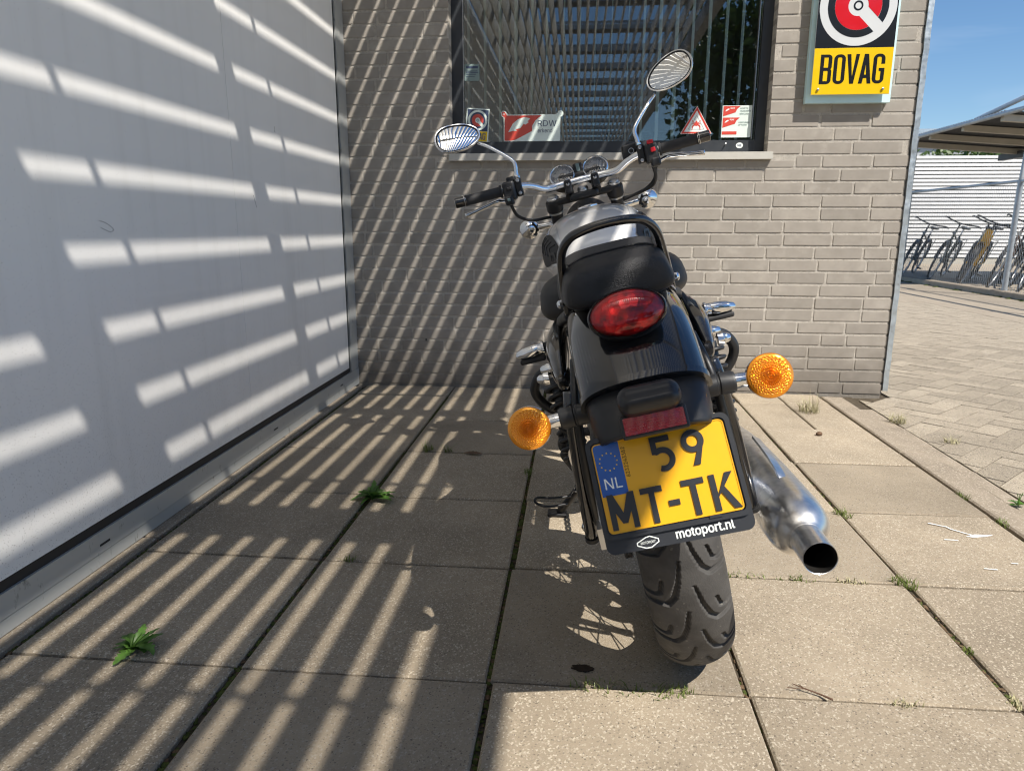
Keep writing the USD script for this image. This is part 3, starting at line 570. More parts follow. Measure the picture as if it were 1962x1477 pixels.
# ================================================================== LOUVRE CANOPY overhead
HC = 3.30
cn = thing('louvre_canopy', 'grey louvred sun canopy spanning between the white front and open yard', 'canopy')
PIT = 0.1015; x = 1.2818
BT = 0.199; LEAN = 0.13
beams = [3.80, 1.50 - 0.03, 0.30, -0.87, -2.04, -3.21, -4.38, -5.55, -6.72]
k = 0
while x > -1.21:
    zz = np.linspace(-BT / 2, BT / 2, 7); bow = 0.010 * (1 - (zz / (BT / 2)) ** 2)
    c = x + LEAN * zz + bow - 0.006
    prof = [(c[i] - 0.006, HC + zz[i]) for i in range(7)] + [(c[i] + 0.006, HC + zz[i]) for i in range(6, -1, -1)]
    m = loft([[(p, y, q) for p, q in prof] for y in (-14.6, 3.84)])
    part(cn, 'louvre', m, M['slat'], 30)
    x -= PIT; k += 1
for y, w_ in [(1.49, 0.045)] + [(0.16 - 1.165 * q_, 0.105) for q_ in range(13)]:
    part(cn, 'cross_beam', box(-1.22, 1.388, y - w_, y + w_, HC + BT / 2 + 0.004, HC + BT / 2 + 0.065), M['beam'])
    part(cn, 'louvre_clip', box(-1.22, 1.388, y + 0.36, y + 0.375, HC + BT / 2 + 0.004, HC + BT / 2 + 0.034), M['beam'])
part(cn, 'edge_beam', box(1.39, 1.493, -14.6, 3.84, HC - 0.09, HC + 0.09), M['beam'])
part(cn, 'post', box(1.39, 1.49, -14.6, -14.5, -0.02, HC - 0.092), M['beam'])

# ================================================================== MOTORCYCLE  (x right, y forward, z up in its own frame)
LEAN_M = 0.251
mc = thing('motorcycle', 'retro grey and black motorcycle leaning on its side stand, seen from behind', 'motorcycle', (0.273, 1.429, 0.0), ry=-LEAN_M)
AX = np.array([0, 0, 0.333])
# ---- rear tyre with real tread grooves
def tyre(R, w, nth, nph, groove, hole):
    th = np.linspace(0, 2 * PI, nth, endpoint=False) if not groove else np.concatenate([np.linspace(math.radians(60), math.radians(190), nth, endpoint=False), np.linspace(math.radians(190), math.radians(420), nth // 5, endpoint=False)]); nth = len(th); ph = np.linspace(-2.25, 2.25, nph)
    # section: flat-ish rounded crown
    a = w / 2; hgt = w * 0.62
    xs = a * np.sin(ph) * (1.0 - 0.03 * np.cos(2 * ph)); rs = R - hgt * 0.78 * (1 - np.cos(ph)) * 0.72
    s = th * R
    D = np.zeros((nth, nph))
    if groove:
        L = 2 * PI * R / 21
        lat = np.concatenate([[0], np.cumsum(np.hypot(np.diff(xs), np.diff(rs)))]); lat -= lat[nph // 2]
        S, Wd = np.meshgrid(s, lat, indexing='ij')
        for side in (-1, 1):
            o = 0 if side < 0 else L / 2
            lines = [([(0.004, 0.009), (0.042, 0.017), (0.072, 0.028), (0.086, 0.042), (0.080, 0.092)], (0.0020, 0.0060)), ([(0.040, 0.044), (0.062, 0.050), (0.066, 0.060), (0.062, 0.092)], (0.0030, 0.0044))]
            for pts, (w0, w1) in lines:
                p = np.array(pts); p = np.stack([p[:, 0] + o, p[:, 1] * side], 1)
                ln = np.concatenate([[0], np.cumsum(np.hypot(*np.diff(p, axis=0).T))]); tot = ln[-1]
                for q in range(-2, 27):
                    p2 = p + [q * L, 0]
                    lo, hi = p2[:, 0].min() - 0.02, p2[:, 0].max() + 0.02
                    ii = np.where((s > lo) & (s < hi))[0]
                    if not len(ii): continue
                    Ss, Ww = S[ii], Wd[ii]
                    for i in range(len(p2) - 1):
                        A, B = p2[i], p2[i + 1]; d = B - A; l2 = d @ d
                        t = np.clip(((Ss - A[0]) * d[0] + (Ww - A[1]) * d[1]) / l2, 0, 1)
                        dist = np.hypot(Ss - A[0] - t * d[0], Ww - A[1] - t * d[1])
                        wid = w0 + (w1 - w0) * np.minimum((ln[i] + t * (ln[i + 1] - ln[i])) / tot * 1.4, 1)
                        D[ii] = np.maximum(D[ii], np.clip((wid - dist) / 0.0012 + 0.4, 0, 1))
    r = rs[None, :] - 0.0075 * D
    v = np.stack([np.broadcast_to(xs, r.shape), -r * np.sin(th)[:, None], r * np.cos(th)[:, None]], -1)
    # close with an inner ring
    inner = np.stack([np.broadcast_to(xs[[0, -1]] * 0.55, (nth, 2)), -hole * np.sin(th)[:, None] * np.ones((1, 2)), hole * np.cos(th)[:, None] * np.ones((1, 2))], -1)
    ring = np.concatenate([inner[:, :1], v, inner[:, 1:]], 1)
    m = nph + 2; vv = ring.reshape(-1, 3)
    i = np.arange(nth)[:, None]; j = np.arange(m)[None, :]
    q = lambda i_, j_: ((i_ % nth) * m + (j_ % m))
    a_, b_, c_, d_ = q(i, j).ravel(), q(i, j + 1).ravel(), q(i + 1, j + 1).ravel(), q(i + 1, j).ravel()
    me = trimesh.Trimesh(vv, np.vstack([np.stack([a_, b_, c_], 1), np.stack([a_, c_, d_], 1)]), process=False)
    if me.volume < 0: me.invert()
    return me
def wheel(name, c, R, w, grooves, rim_r, label):
    wl = f'{mc}/{name}'
    t = tyre(R, w, 1500 if grooves else 120, 130 if grooves else 24, grooves, rim_r); t.apply_translation(c)
    root = part(mc, name, t, M['tyre'], True, label)
    xa = (1, 0, 0)
    rim = lathe([(rim_r - 0.020, -0.030), (rim_r - 0.002, -0.045), (rim_r + 0.012, -0.047), (rim_r + 0.012, -0.040), (rim_r - 0.004, -0.03), (rim_r - 0.006, 0.03), (rim_r + 0.012, 0.040), (rim_r + 0.012, 0.047), (rim_r - 0.002, 0.045), (rim_r - 0.020, 0.030), (rim_r - 0.022, 0.0)], c, xa, 72, caps=False)
    part(root, 'rim', rim, M['chrome'], 40)
    sp = []
    for k in range(36):
        a0 = k * 2 * PI / 36; s = 1 if k % 2 else -1; cross = 0.55 if (k // 2) % 2 else -0.55
        a1 = a0 + cross
        p0 = np.array(c) + [s * 0.032, 0.045 * math.cos(a1), 0.045 * math.sin(a1)]; p1 = np.array(c) + [s * 0.006, (rim_r - 0.019) * math.cos(a0), (rim_r - 0.019) * math.sin(a0)]
        sp.append(tube([p0, p1], 0.0018, 6, smooth=False))
    part(root, 'spokes', cat(*sp), M['chrome'], True)
    part(root, 'hub', lathe([(0.030, -0.06), (0.050, -0.045), (0.052, -0.030), (0.034, -0.02), (0.034, 0.02), (0.052, 0.030), (0.05, 0.045), (0.03, 0.06)], c, xa, 32), M['aluminium'], 40)
    return root
wheel('rear_wheel', AX, 0.333, 0.142, True, 0.232, 'worn rear tyre with hooked tread grooves on a wire spoke wheel')
wheel('front_wheel', np.array([0, 1.44, 0.325]), 0.325, 0.104, False, 0.242, None)
# ---- glossy rear fender
def fender(phis, R, hw, H, n=2.7, thick=0.0025, m=36, c=AX):
    rings = []
    al = np.linspace(0.02, PI - 0.02, m)
    for i, ph in enumerate(np.radians(phis)):
        r_, h_, H_ = (np.interp(i / (len(phis) - 1), np.linspace(0, 1, len(q)), q) for q in (R, hw, H))
        def prof(d, rev=False):
            xx = (h_ - d) * np.sign(np.cos(al)) * np.abs(np.cos(al)) ** (2 / n); hh = (H_) * np.abs(np.sin(al)) ** (2 / n) - H_ - d
            rr = r_ + hh; q = np.stack([xx, c[1] - rr * math.sin(ph), c[2] + rr * math.cos(ph)], 1)
            return q[::-1] if rev else q
        rings.append(np.vstack([prof(0), prof(thick, True)]))
    return loft(rings)
fd = part(mc, 'rear_fender', fender(np.linspace(-12, 45.5, 40), [0.475, 0.482, 0.493, 0.497], [0.100, 0.108, 0.108, 0.104], [0.085, 0.088, 0.080, 0.070]), M['gloss_black'], 35, 'glossy black rear mudguard')
part(fd, 'lip_bead', tube([(x, -0.497 * math.sin(math.radians(45.5)) * 1 + 0.0, 0) for x in (0, 0.001)], 0.001, 4, smooth=False) if False else fender(np.linspace(44.8, 46.2, 3), [0.4995], [0.1065], [0.0725], thick=0.005), M['gloss_black'], 35)
# stickers on the right flank of the fender
def on_fender(phi, alpha, n=2.7, R=0.495, hw=0.107, H=0.08, d=0.0008):
    ph = math.radians(phi); xx = (hw + d) * np.sign(math.cos(alpha)) * abs(math.cos(alpha)) ** (2 / n); rr = R + H * abs(math.sin(alpha)) ** (2 / n) - H + d
    return np.array([xx, -rr * math.sin(ph), 0.333 + rr * math.cos(ph)])
def fpatch(p0, p1, a0, a1, skew=0.0, k=6):
    g = np.array([[on_fender(p0 + (p1 - p0) * u, a0 + (a1 - a0) * v + skew * u) for v in np.linspace(0, 1, k)] for u in np.linspace(0, 1, k)])
    return trimesh.Trimesh(g.reshape(-1, 3), grid_faces(k, k, wrap=False), process=False)
part(fd, 'decal', fpatch(10, 17, 0.62, 0.40), M['sign_white'], label='white, red and green flag decal')
part(fd, 'decal', fpatch(12, 15.5, 0.55, 0.47), M['decal_red']); part(fd, 'decal', fpatch(11, 13.5, 0.62, 0.56), M['decal_green'])
part(fd, 'decal', fpatch(20, 27, 0.34, 0.24), M['decal_yellow'], label='yellow decal')
# ---- matte plate carrier under the lip
secs = [(-0.330, 0.676, 0.098, 0.055), (-0.356, 0.660, 0.0975, 0.06), (-0.380, 0.640, 0.096, 0.06), (-0.397, 0.615, 0.092, 0.06), (-0.400, 0.604, 0.086, 0.055), (-0.375, 0.598, 0.084, 0.05), (-0.350, 0.590, 0.080, 0.045), (-0.345, 0.54, 0.074, 0.04), (-0.325, 0.46, 0.06, 0.03)]
rings = []
for y, z, hw, H in interp_secs(secs, 30):
    al = np.linspace(0.02, PI - 0.02, 30); n = 3.2
    d = np.array([0, -0.86, 0.5]) if z > 0.6 else np.array([0, -0.95, 0.3])
    def prof(o, rev=False):
        xx = (hw - o) * np.sign(np.cos(al)) * np.abs(np.cos(al)) ** (2 / n); hh = H * np.abs(np.sin(al)) ** (2 / n) - H - o
        q = np.stack([xx, y + d[1] * hh, z + d[2] * hh], 1); return q[::-1] if rev else q
    rings.append(np.vstack([prof(0), prof(0.004, True)]))
pc = part(mc, 'plate_carrier', loft(rings), M['plastic_black'], 35, 'matte black number plate carrier')
hump = rbox(0.094, 0.050, 0.046, 0.020); 
hump.vertices[:, 1] -= 0.006 * (hump.vertices[:, 2] < 0)
hump.apply_transform(trimesh.transformations.rotation_matrix(math.radians(-28), (1, 0, 0))); hump.apply_translation((0, -0.402, 0.655))
part(pc, 'plate_lamp', hump, M['satin_black'], 40)
rf = rbox(0.100, 0.010, 0.036, 0.004); rf.apply_transform(trimesh.transformations.rotation_matrix(math.radians(-22), (1, 0, 0))); rf.apply_translation((0, -0.409, 0.620))
part(pc, 'reflector_frame', rf, M['plastic_black'], 35)
rf = cbox(0.090, 0.010, 0.026, 0.002); rf.apply_transform(trimesh.transformations.rotation_matrix(math.radians(-22), (1, 0, 0))); rf.apply_translation((0, -0.4125, 0.6215))
part(pc, 'red_reflector', rf, M['red_reflector'], 35)
# ---- number plate
T = 0.433; pex, pey = np.array([1.0, 0, 0]), np.array([0, math.sin(T), math.cos(T)]); pez = np.cross(pex, pey)
PO = np.array([0.0, -0.402, 0.530])
def onplate(shape, z0, depth): return plane_to(ext(shape, depth), PO + pez * z0, pex, pey)
rr = lambda x0, y0, x1, y1, r: sbox(x0 + r, y0 + r, x1 - r, y1 - r).buffer(r, 8)
holder = rr(-0.1105, -0.0985, 0.1105, 0.0790, 0.013)
npl = part(mc, 'number_plate', onplate(holder, -0.006, 0.005), M['plate_black'], 30, 'yellow number plate 59 MT-TK in a black holder reading motoport.nl')
part(npl, 'holder_rim', onplate(rr(-0.1105, -0.0775, 0.1105, 0.0790, 0.013).difference(rr(-0.1035, -0.0705, 0.1035, 0.0720, 0.009)), -0.001, 0.0045), M['plate_black'], 30)
yel = rr(-0.1015, -0.0685, 0.1015, 0.0700, 0.008)
part(npl, 'yellow_sheet', onplate(yel, -0.001, 0.0015), M['plate_yellow'], 30)
blue = yel.buffer(-0.0015).intersection(sbox(-0.11, -0.0120, -0.0595, 0.08))
part(npl, 'blue_band', onplate(blue, 0.0005, 0.0006), M['plate_blue'], 30)
part(npl, 'pressed_edge', onplate(yel.buffer(-0.0005).difference(yel.buffer(-0.0018)), 0.0005, 0.0009), M['plate_yellow'], 30)
part(npl, 'star', cat(*[onplate(Point(-0.0800 + 0.0135 * math.cos(a), 0.040 + 0.0135 * math.sin(a)).buffer(0.0011, 4), 0.0011, 0.0005) for a in np.arange(12) * PI / 6]), M['decal_yellow'])
part(npl, 'country_code', plane_to(place_text('NL', 0.0165, (0, 0, 0), (1, 0, 0), (0, 1, 0), 0.0005, False, 0.0265), PO + pex * -0.0925 + pey * -0.0015 + pez * 0.0011, pex, pey), M['print_white'])
w = 0.0088
def emb(parts_, x, y): return affinity.translate(unary_union(parts_), x, y)
H5 = 0.0540
five = emb([strokes([[(0.030, H5 - w / 2), (0.0045, H5 - w / 2), (0.0045, 0.0275)]], w), strokes([[(0.0045, 0.0300)] + [(0.0048, 0.0305)] + arc(0.0150, 0.0185, 0.0141, 120, -115, 26)], w), ], 0, 0)
five = unary_union([five])
nine = unary_union([Point(0.0172, H5 - 0.0172).buffer(0.0172, 20).difference(Point(0.0172, H5 - 0.0172).buffer(0.0085, 16)), Polygon([(0.0300, 0.0300), (0.0344, 0.0368), (0.0215, 0.0), (0.0110, 0.0)]), Polygon([(0.0344, 0.0368), (0.0215, 0.0), (0.0115, 0.0), (0.0240, 0.0275)])])
Mq = unary_union([sbox(0, 0, w, H5), sbox(0.0415 - w, 0, 0.0415, H5), Polygon([(0, H5), (0.0095, H5), (0.0208, 0.0245), (0.0320, H5), (0.0415, H5), (0.0415, H5 - 0.01), (0.0245, 0.0085), (0.0170, 0.0085), (0, H5 - 0.01)])])
Tq = unary_union([sbox(0, H5 - w, 0.0335, H5), sbox(0.01675 - w / 2, 0, 0.01675 + w / 2, H5)])
Kq = unary_union([sbox(0, 0, w, H5), Polygon([(w * 0.8, 0.019), (0.0245, H5), (0.0355, H5), (w * 0.8, 0.0335 - 0.016)]), Polygon([(0.0125, 0.0290), (0.0190, 0.0355), (0.0385, 0), (0.0275, 0)])])
def digits(sh, x, y):
    top = onplate(affinity.translate(sh, x, y), 0.0005, 0.0022)
    return top
chars = [('digit', five, -0.0130, 0.0085), ('digit', nine, 0.0330, 0.0085), ('letter', Mq, -0.0945, -0.0640), ('letter', Tq, -0.0440, -0.0640), ('letter', Tq, 0.0185, -0.0640), ('letter', Kq, 0.0600, -0.0640)]
for nm, sh, x_, y_ in chars: part(npl, nm, digits(sh, x_, y_), M['plate_black'], 30)
part(npl, 'dash', digits(sbox(0, 0.0205, 0.0165, 0.0290), -0.0045, -0.0640), M['plate_black'], 30)
sn = place_text('6232243382', 0.0058, (0, 0, 0), (1, 0, 0), (0, 1, 0), 0.0003, False, 0.046)
part(npl, 'serial_number', plane_to(sn, PO + pex * -0.0515 + pey * 0.012 + pez * 0.0005, pey, -pex), M['stain'])
part(npl, 'holder_text', plane_to(place_text('motoport.nl', 0.0128, (0, 0, 0), (1, 0, 0), (0, 1, 0), 0.0006, True, 0.086), PO + pex * -0.0055 + pey * -0.0915 + pez * -0.001, pex, pey), M['print_white'])
lz = Polygon([(-0.064, -0.0875), (-0.050, -0.0815), (-0.044, -0.0805), (-0.032, -0.0862), (-0.032, -0.0905), (-0.044, -0.0968), (-0.052, -0.0968), (-0.064, -0.0915)])
part(npl, 'holder_logo', cat(onplate(lz.exterior.buffer(0.0007), -0.001, 0.0006), plane_to(place_text('MOTOPORT', 0.0038, (0, 0, 0), (1, 0, 0), (0, 1, 0), 0.0006, False, 0.022), PO + pex * -0.0592 + pey * -0.0908 + pez * -0.001, pex, unit(pey + pex * 0.25))), M['print_white'])
part(npl, 'clip', cat(*[onplate(sbox(x0, y0, x0 + 0.018, y0 + 0.004), 0.0005, 0.0045) for x0, y0 in ((-0.062, -0.0725), (0.048, -0.0725), (-0.075, 0.0715), (0.05, 0.0715))]), M['plate_black'], 30)
part(mc, 'plate_bracket', cat(box(-0.122, -0.108, -0.385, -0.345, 0.425, 0.46), tube([(-0.115, -0.36, 0.43), (-0.11, -0.34, 0.50)], 0.005, 6)), M['aluminium'])
# ---- tail light
tl_n = unit((0, -0.93, 0.36)); TLc = np.array([0, -0.290, 0.771])
def ell(a, b, prof, seg=56):
    an = np.linspace(0, 2 * PI, seg, endpoint=False)
    return [np.stack([a * s * np.cos(an), b * s * np.sin(an), np.full(seg, z)], 1) for s, z in prof]
def ttl(rings): return plane_to(loft(rings), TLc, (1, 0, 0), np.cross(tl_n, (1, 0, 0)))
tli = part(mc, 'tail_light', ttl(ell(0.0640, 0.0405, [(0.78, -0.045), (1.0, -0.012), (1.0, 0.002), (0.97, 0.005), (0.93, 0.005)])), M['satin_black'], 40, 'oval red tail lamp')
part(tli, 'lens', ttl(ell(0.0600, 0.0375, [(1.0, 0.001), (1.0, 0.006), (0.96, 0.0105), (0.86, 0.0150), (0.70, 0.0190), (0.45, 0.0220), (0.2, 0.0233), (0.02, 0.0235)])), M['red_lens'], 40)
part(tli, 'lens_rim', ttl(ell(0.0640, 0.0405, [(1.0, 0.002), (1.0, 0.0065), (0.955, 0.011), (0.95, 0.0100), (0.985, 0.004)])), M['clear_plastic'], 40)
part(tli, 'screw', cat(*[plane_to(lathe([(0.0045, 0.0), (0.0045, 0.0025), (0.003, 0.003), (0.002, 0.001)], (0, 0, 0), (0, 0, 1), 12), TLc + np.array([s * 0.044, 0, -0.002]) + tl_n * 0.0125, (1, 0, 0), np.cross(tl_n, (1, 0, 0))) for s in (-1, 1)]), M['satin_black'], 40)
part(tli, 'stem', cat(loft([sring(-0.268, 0.050, 0.760, 0.690, 3), sring(-0.225, 0.062, 0.80, 0.70, 3)])), M['satin_black'], 40)
# ---- indicators
def lens_mesh(r, bulge, ribs=30, rings=6):
    nr, na = 46, 208; rad = np.linspace(0.0, 1.0, nr); an = np.linspace(0, 2 * PI, na, endpoint=False)
    A, Rr = np.meshgrid(an, rad); z = bulge * np.sqrt(np.maximum(1 - (Rr * 0.95) ** 2, 0)) 
    inner = (Rr < 0.44); mid = (Rr >= 0.44) & (Rr < 0.86)
    z = z + np.where(inner, 0.0015 * np.cos(ribs * A) * np.minimum(Rr / 0.25, 1), 0) + np.where(mid, 0.0013 * np.cos(ribs * 1.0 * A) * np.cos((Rr - 0.44) / 0.42 * 3 * 2 * PI), 0) + 0.0004 * np.cos(Rr * 52) * (Rr < 0.9)
    rr_ = r * Rr * np.where(Rr > 0.985, 1 + 0.012 * np.cos(64 * A), 1)
    v = np.stack([rr_ * np.cos(A), rr_ * np.sin(A), z], -1)
    base = np.stack([r * np.cos(an) * (1 + 0.012 * np.cos(64 * an)), r * np.sin(an) * (1 + 0.012 * np.cos(64 * an)), np.full(na, -0.004)], 1)[None]
    v = np.concatenate([v, base], 0)
    k = len(v); vv = np.vstack([v.reshape(-1, 3), [[0, 0, -0.004]]])
    f = grid_faces(k, na); c = len(vv) - 1; j = np.arange(na); f = np.vstack([f, np.stack([np.full(na, c), (k - 1) * na + j, (k - 1) * na + (j + 1) % na], 1)])
    m = trimesh.Trimesh(vv, f, process=False)
    if m.volume < 0: m.invert()
    return m
LM = lens_mesh(0.0365, 0.012)
for s in (-1, 1):
    o = np.array([s * 0.199, -0.282, 0.6185]); d = unit((0.0, -0.97, 0.24))
    body = lathe([(0.006, -0.040), (0.020, -0.036), (0.031, -0.024), (0.0365, -0.006), (0.0372, 0.002), (0.036, 0.003), (0.030, -0.001)], o, d, 40)
    r_ = part(mc, 'rear_indicator', body, M['chrome'], 40, ('left' if s < 0 else 'right') + ' rear amber indicator on a chrome stalk')
    part(r_, 'reflector_bowl', lathe([(0.034, 0.0015), (0.026, -0.008), (0.008, -0.013), (0.0005, -0.0135)], o, d, 40, caps=False), M['reflector_bowl'], 40)
    part(r_, 'lens', plane_to(LM, o + d * 0.007, (1, 0, 0), np.cross(d, (1, 0, 0))), M['amber_lens'], True)
    q = np.cross(d, (1, 0, 0))
    part(r_, 'lens_screw', cat(*[lathe([(0.0042, 0), (0.0042, 0.002), (0.0024, 0.0024), (0.0018, 0.0006)], o + d * 0.0125 + np.array([t * 0.0235, 0, 0]) + q * t * 0.006, d, 12) for t in (-1, 1)]), M['stain'], 40)
    part(r_, 'stalk', tube([(s * 0.176, -0.278, 0.6195), (s * 0.135, -0.279, 0.6215)], 0.0125, 20, smooth=False), M['chrome'], True)
    col = lathe([(0.0165, 0), (0.0185, 0.004), (0.0185, 0.024), (0.0165, 0.026), (0.0165, 0.028), (0.0185, 0.030), (0.0185, 0.060), (0.016, 0.064)], (s * 0.146, -0.279, 0.621), (-s, 0, 0.03), 24)
    part(r_, 'rubber_collar', col, M['plastic_black'], 40)
# ---- fender stays beside the wheel, shocks, swing arm
for s in (-1, 1):
    st = tube([(s * 0.122, -0.235, 0.655), (s * 0.128, -0.242, 0.615), (s * 0.140, -0.222, 0.48), (s * 0.147, -0.20, 0.366)], 0.0122, 14)
    r_ = part(mc, 'fender_stay', st, M['gloss_black'], True)
    part(r_, 'end_cap', lathe([(0.0135, 0), (0.0135, 0.008), (0.010, 0.011)], (s * 0.147, -0.2005, 0.368), (s * 0.06, 0.26, -0.9), 16), M['black_rubber'], 40)
    part(mc, 'fender_rail', tube([(s * 0.104, -0.20, 0.700), (s * 0.116, -0.255, 0.63), (s * 0.126, -0.25, 0.50), (s * 0.128, -0.22, 0.40)], 0.008, 10), M['satin_black'], True)
    top, bot = np.array([s * 0.160, 0.02, 0.655]), np.array([s * 0.146, -0.075, 0.335]); d = unit(bot - top)
    sh = cyl(top + d * 0.02, top + d * 0.20, 0.015, 20)
    r_ = part(mc, 'rear_shock', sh, M['satin_black'], 40)
    part(r_, 'lower_tube', cyl(top + d * 0.19, bot - d * 0.012, 0.0165, 20), M['chrome'], 40)
    n = 9 * 14; tt = np.linspace(0, 1, n); u = unit(np.cross(d, (0, 1, 0))); v_ = np.cross(d, u)
    hel = [top + d * (0.035 + 0.165 * t) + 0.0245 * (u * math.cos(t * 9 * 2 * PI) + v_ * math.sin(t * 9 * 2 * PI)) for t in tt]
    part(r_, 'spring', tube(hel, 0.0048, 6, smooth=False), M['satin_black'], True)
    part(r_, 'eye_nut', cat(lathe([(0.013, 0), (0.013, 0.008), (0.011, 0.012), (0.010, 0.018), (0.006, 0.023), (0.001, 0.024)], top + np.array([s * 0.004, 0, 0]), (s, 0, 0), 14), lathe([(0.012, 0), (0.012, 0.008), (0.009, 0.018), (0.001, 0.022)], bot + np.array([s * 0.006, 0, 0]), (s, 0, 0), 14)), M['chrome'], 40)
    part(mc, 'swing_arm', tube([(s * 0.135, -0.06, 0.333), (s * 0.128, 0.30, 0.345), (s * 0.11, 0.56, 0.37)], [0.016, 0.019, 0.022], 12), M['satin_black'], True)
    part(mc, 'axle_nut', lathe([(0.016, 0), (0.016, 0.012), (0.011, 0.016), (0.010, 0.024), (0.002, 0.026)], (s * 0.146, -0.01, 0.333), (s, 0, 0), 6), M['aluminium'], 20)
    # side covers under the seat
    sec = [(0.20, 0.10, 0.150, 0.745, 0.55), (0.10, 0.11, 0.163, 0.735, 0.57), (0.02, 0.11, 0.168, 0.725, 0.60), (-0.06, 0.118, 0.160, 0.705, 0.63), (-0.115, 0.125, 0.150, 0.68, 0.632), (-0.13, 0.13, 0.145, 0.668, 0.64)]
    rings = []
    for y, xi, xo, zt, zb in interp_secs(sec, 18):
        a = np.linspace(0, 2 * PI, 24, endpoint=False); n_ = 2.6
        rings.append(np.stack([s * ((xi + xo) / 2 + (xo - xi) / 2 * np.sign(np.cos(a)) * np.abs(np.cos(a)) ** (2 / n_)), np.full(24, y), (zt + zb) / 2 + (zt - zb) / 2 * np.sign(np.sin(a)) * np.abs(np.sin(a)) ** (2 / n_)], 1))
    sc_ = loft(rings)
    if sc_.volume < 0: sc_.invert()
    part(mc, 'side_cover', sc_, M['gloss_black'], 40)
    # folded passenger foot rests on black brackets
    pg = part(mc, 'foot_peg', loft([[(s * x_, 0.10 + hy * cy_, z_ + hz * cz_) for cy_, cz_ in ((1, 0.5), (0.5, 1), (-0.5, 1), (-1, 0.5), (-1, -0.5), (-0.5, -1), (0.5, -1), (1, -0.5))] for x_, hy, hz, z_ in ((0.188, 0.012, 0.012, 0.688), (0.200, 0.014, 0.014, 0.687), (0.222, 0.013, 0.012, 0.686), (0.236, 0.009, 0.008, 0.685), (0.240, 0.004, 0.003, 0.684))]), M['chrome'], 40, 'chrome foot rest')
    part(pg, 'ferrule', lathe([(0.012, 0), (0.0165, 0.002), (0.0165, 0.006), (0.013, 0.008), (0.013, 0.016)], (s * 0.173, 0.10, 0.689), (s, 0, -0.05), 20), M['chrome'], 40)
    part(pg, 'pad', rbox(0.058, 0.026, 0.012, 0.005, (s * 0.205, 0.103, 0.668)), M['black_rubber'], 40)
    part(pg, 'sleeve', cyl((s * 0.150, 0.10, 0.690), (s * 0.174, 0.10, 0.689), 0.0115, 14), M['black_rubber'], 40)
    part(mc, 'acorn_nut', lathe([(0.013, 0), (0.013, 0.010), (0.0105, 0.012), (0.010, 0.018), (0.006, 0.024), (0.001, 0.0255)], (s * 0.166, -0.06, 0.652), (s, 0, 0), 12), M['chrome'], 30)
    part(mc, 'peg_bracket', tube([(s * 0.165, 0.03, 0.652), (s * 0.196, 0.045, 0.640), (s * 0.213, 0.055, 0.610), (s * 0.205, 0.06, 0.580), (s * 0.178, 0.06, 0.553), (s * 0.15, 0.06, 0.545)], 0.0105, 12), M['satin_black'], True)
    part(mc, 'frame_tube', tube([(s * 0.095, -0.06, 0.765), (s * 0.12, 0.06, 0.742), (s * 0.13, 0.30, 0.70), (s * 0.10, 0.55, 0.72), (s * 0.05, 1.0, 0.86)], 0.013, 10), M['satin_black'], True)
part(mc, 'cable_loop', tube([(-0.15, -0.05, 0.58), (-0.168, -0.06, 0.565), (-0.165, -0.06, 0.54), (-0.14, -0.05, 0.535), (-0.12, 0.0, 0.56)], 0.004, 8), M['black_rubber'], True)
part(mc, 'cable_loop', tube([(-0.14, 0.0, 0.60), (-0.160, 0.0, 0.575), (-0.150, 0.02, 0.55), (-0.12, 0.05, 0.55)], 0.005, 8), M['black_rubber'], True)
# ---- seat
sp_ = [(-0.216, 0.070, 0.832, 0.796, 0.1), (-0.212, 0.090, 0.844, 0.787, 0.14), (-0.200, 0.101, 0.853, 0.781, 0.18), (-0.160, 0.108, 0.867, 0.778, 0.23), (-0.09, 0.113, 0.876, 0.775, 0.20), (-0.02, 0.119, 0.879, 0.772, 0.18), (0.05, 0.123, 0.868, 0.766, 0.16), (0.11, 0.122, 0.846, 0.762, 0.14), (0.17, 0.110, 0.818, 0.760, 0.12)]
S_ = interp_secs(sp_, 44)
seat = part(mc, 'seat', loft([sring(y, hw, zt, zb, 3.8, tp, 56) for y, hw, zt, zb, tp in S_]), M['leather'], 50, 'black leather twin seat')
rs = [(0.09, 0.08, 0.82, 0.745), (0.13, 0.130, 0.826, 0.728), (0.18, 0.170, 0.834, 0.716), (0.25, 0.182, 0.838, 0.710), (0.33, 0.176, 0.834, 0.716), (0.41, 0.135, 0.832, 0.745), (0.48, 0.095, 0.848, 0.775), (0.52, 0.05, 0.85, 0.80)]
part(seat, 'rider_pad', loft([sring(y, hw, zt, zb, 3.0, 0.12, 48) for y, hw, zt, zb in interp_secs(rs, 34)]), M['leather'], 50)
# top panel of the pillion pad bounded by a piped seam with stitches
tp_r = []
for y, hw, zt, zb, tp in [q_ for q_ in S_ if -0.155 < q_[0] < 0.10]:
    rg = sring(y, hw, zt, zb, 3.8, tp, 56); top = rg[(rg[:, 2] > zt - 0.012)]; top = top[np.argsort(top[:, 0])]
    xs = np.linspace(top[0, 0], top[-1, 0], 15); zz = np.interp(xs, top[:, 0], top[:, 2])
    tp_r.append(np.stack([xs, np.full(15, y), zz + 0.0012], 1))
g = np.array(tp_r); mtop = trimesh.Trimesh(g.reshape(-1, 3), grid_faces(len(g), 15, wrap=False), process=False)
if mtop.face_normals[:, 2].mean() < 0: mtop.invert()
part(seat, 'top_panel', mtop, M['leather_top'], True)
edge = np.vstack([g[::-1, 0], g[0, 1:-1], g[:, -1]])
part(seat, 'piping', tube(edge, 0.0022, 6, smooth=False), M['leather'], True)
sti = []
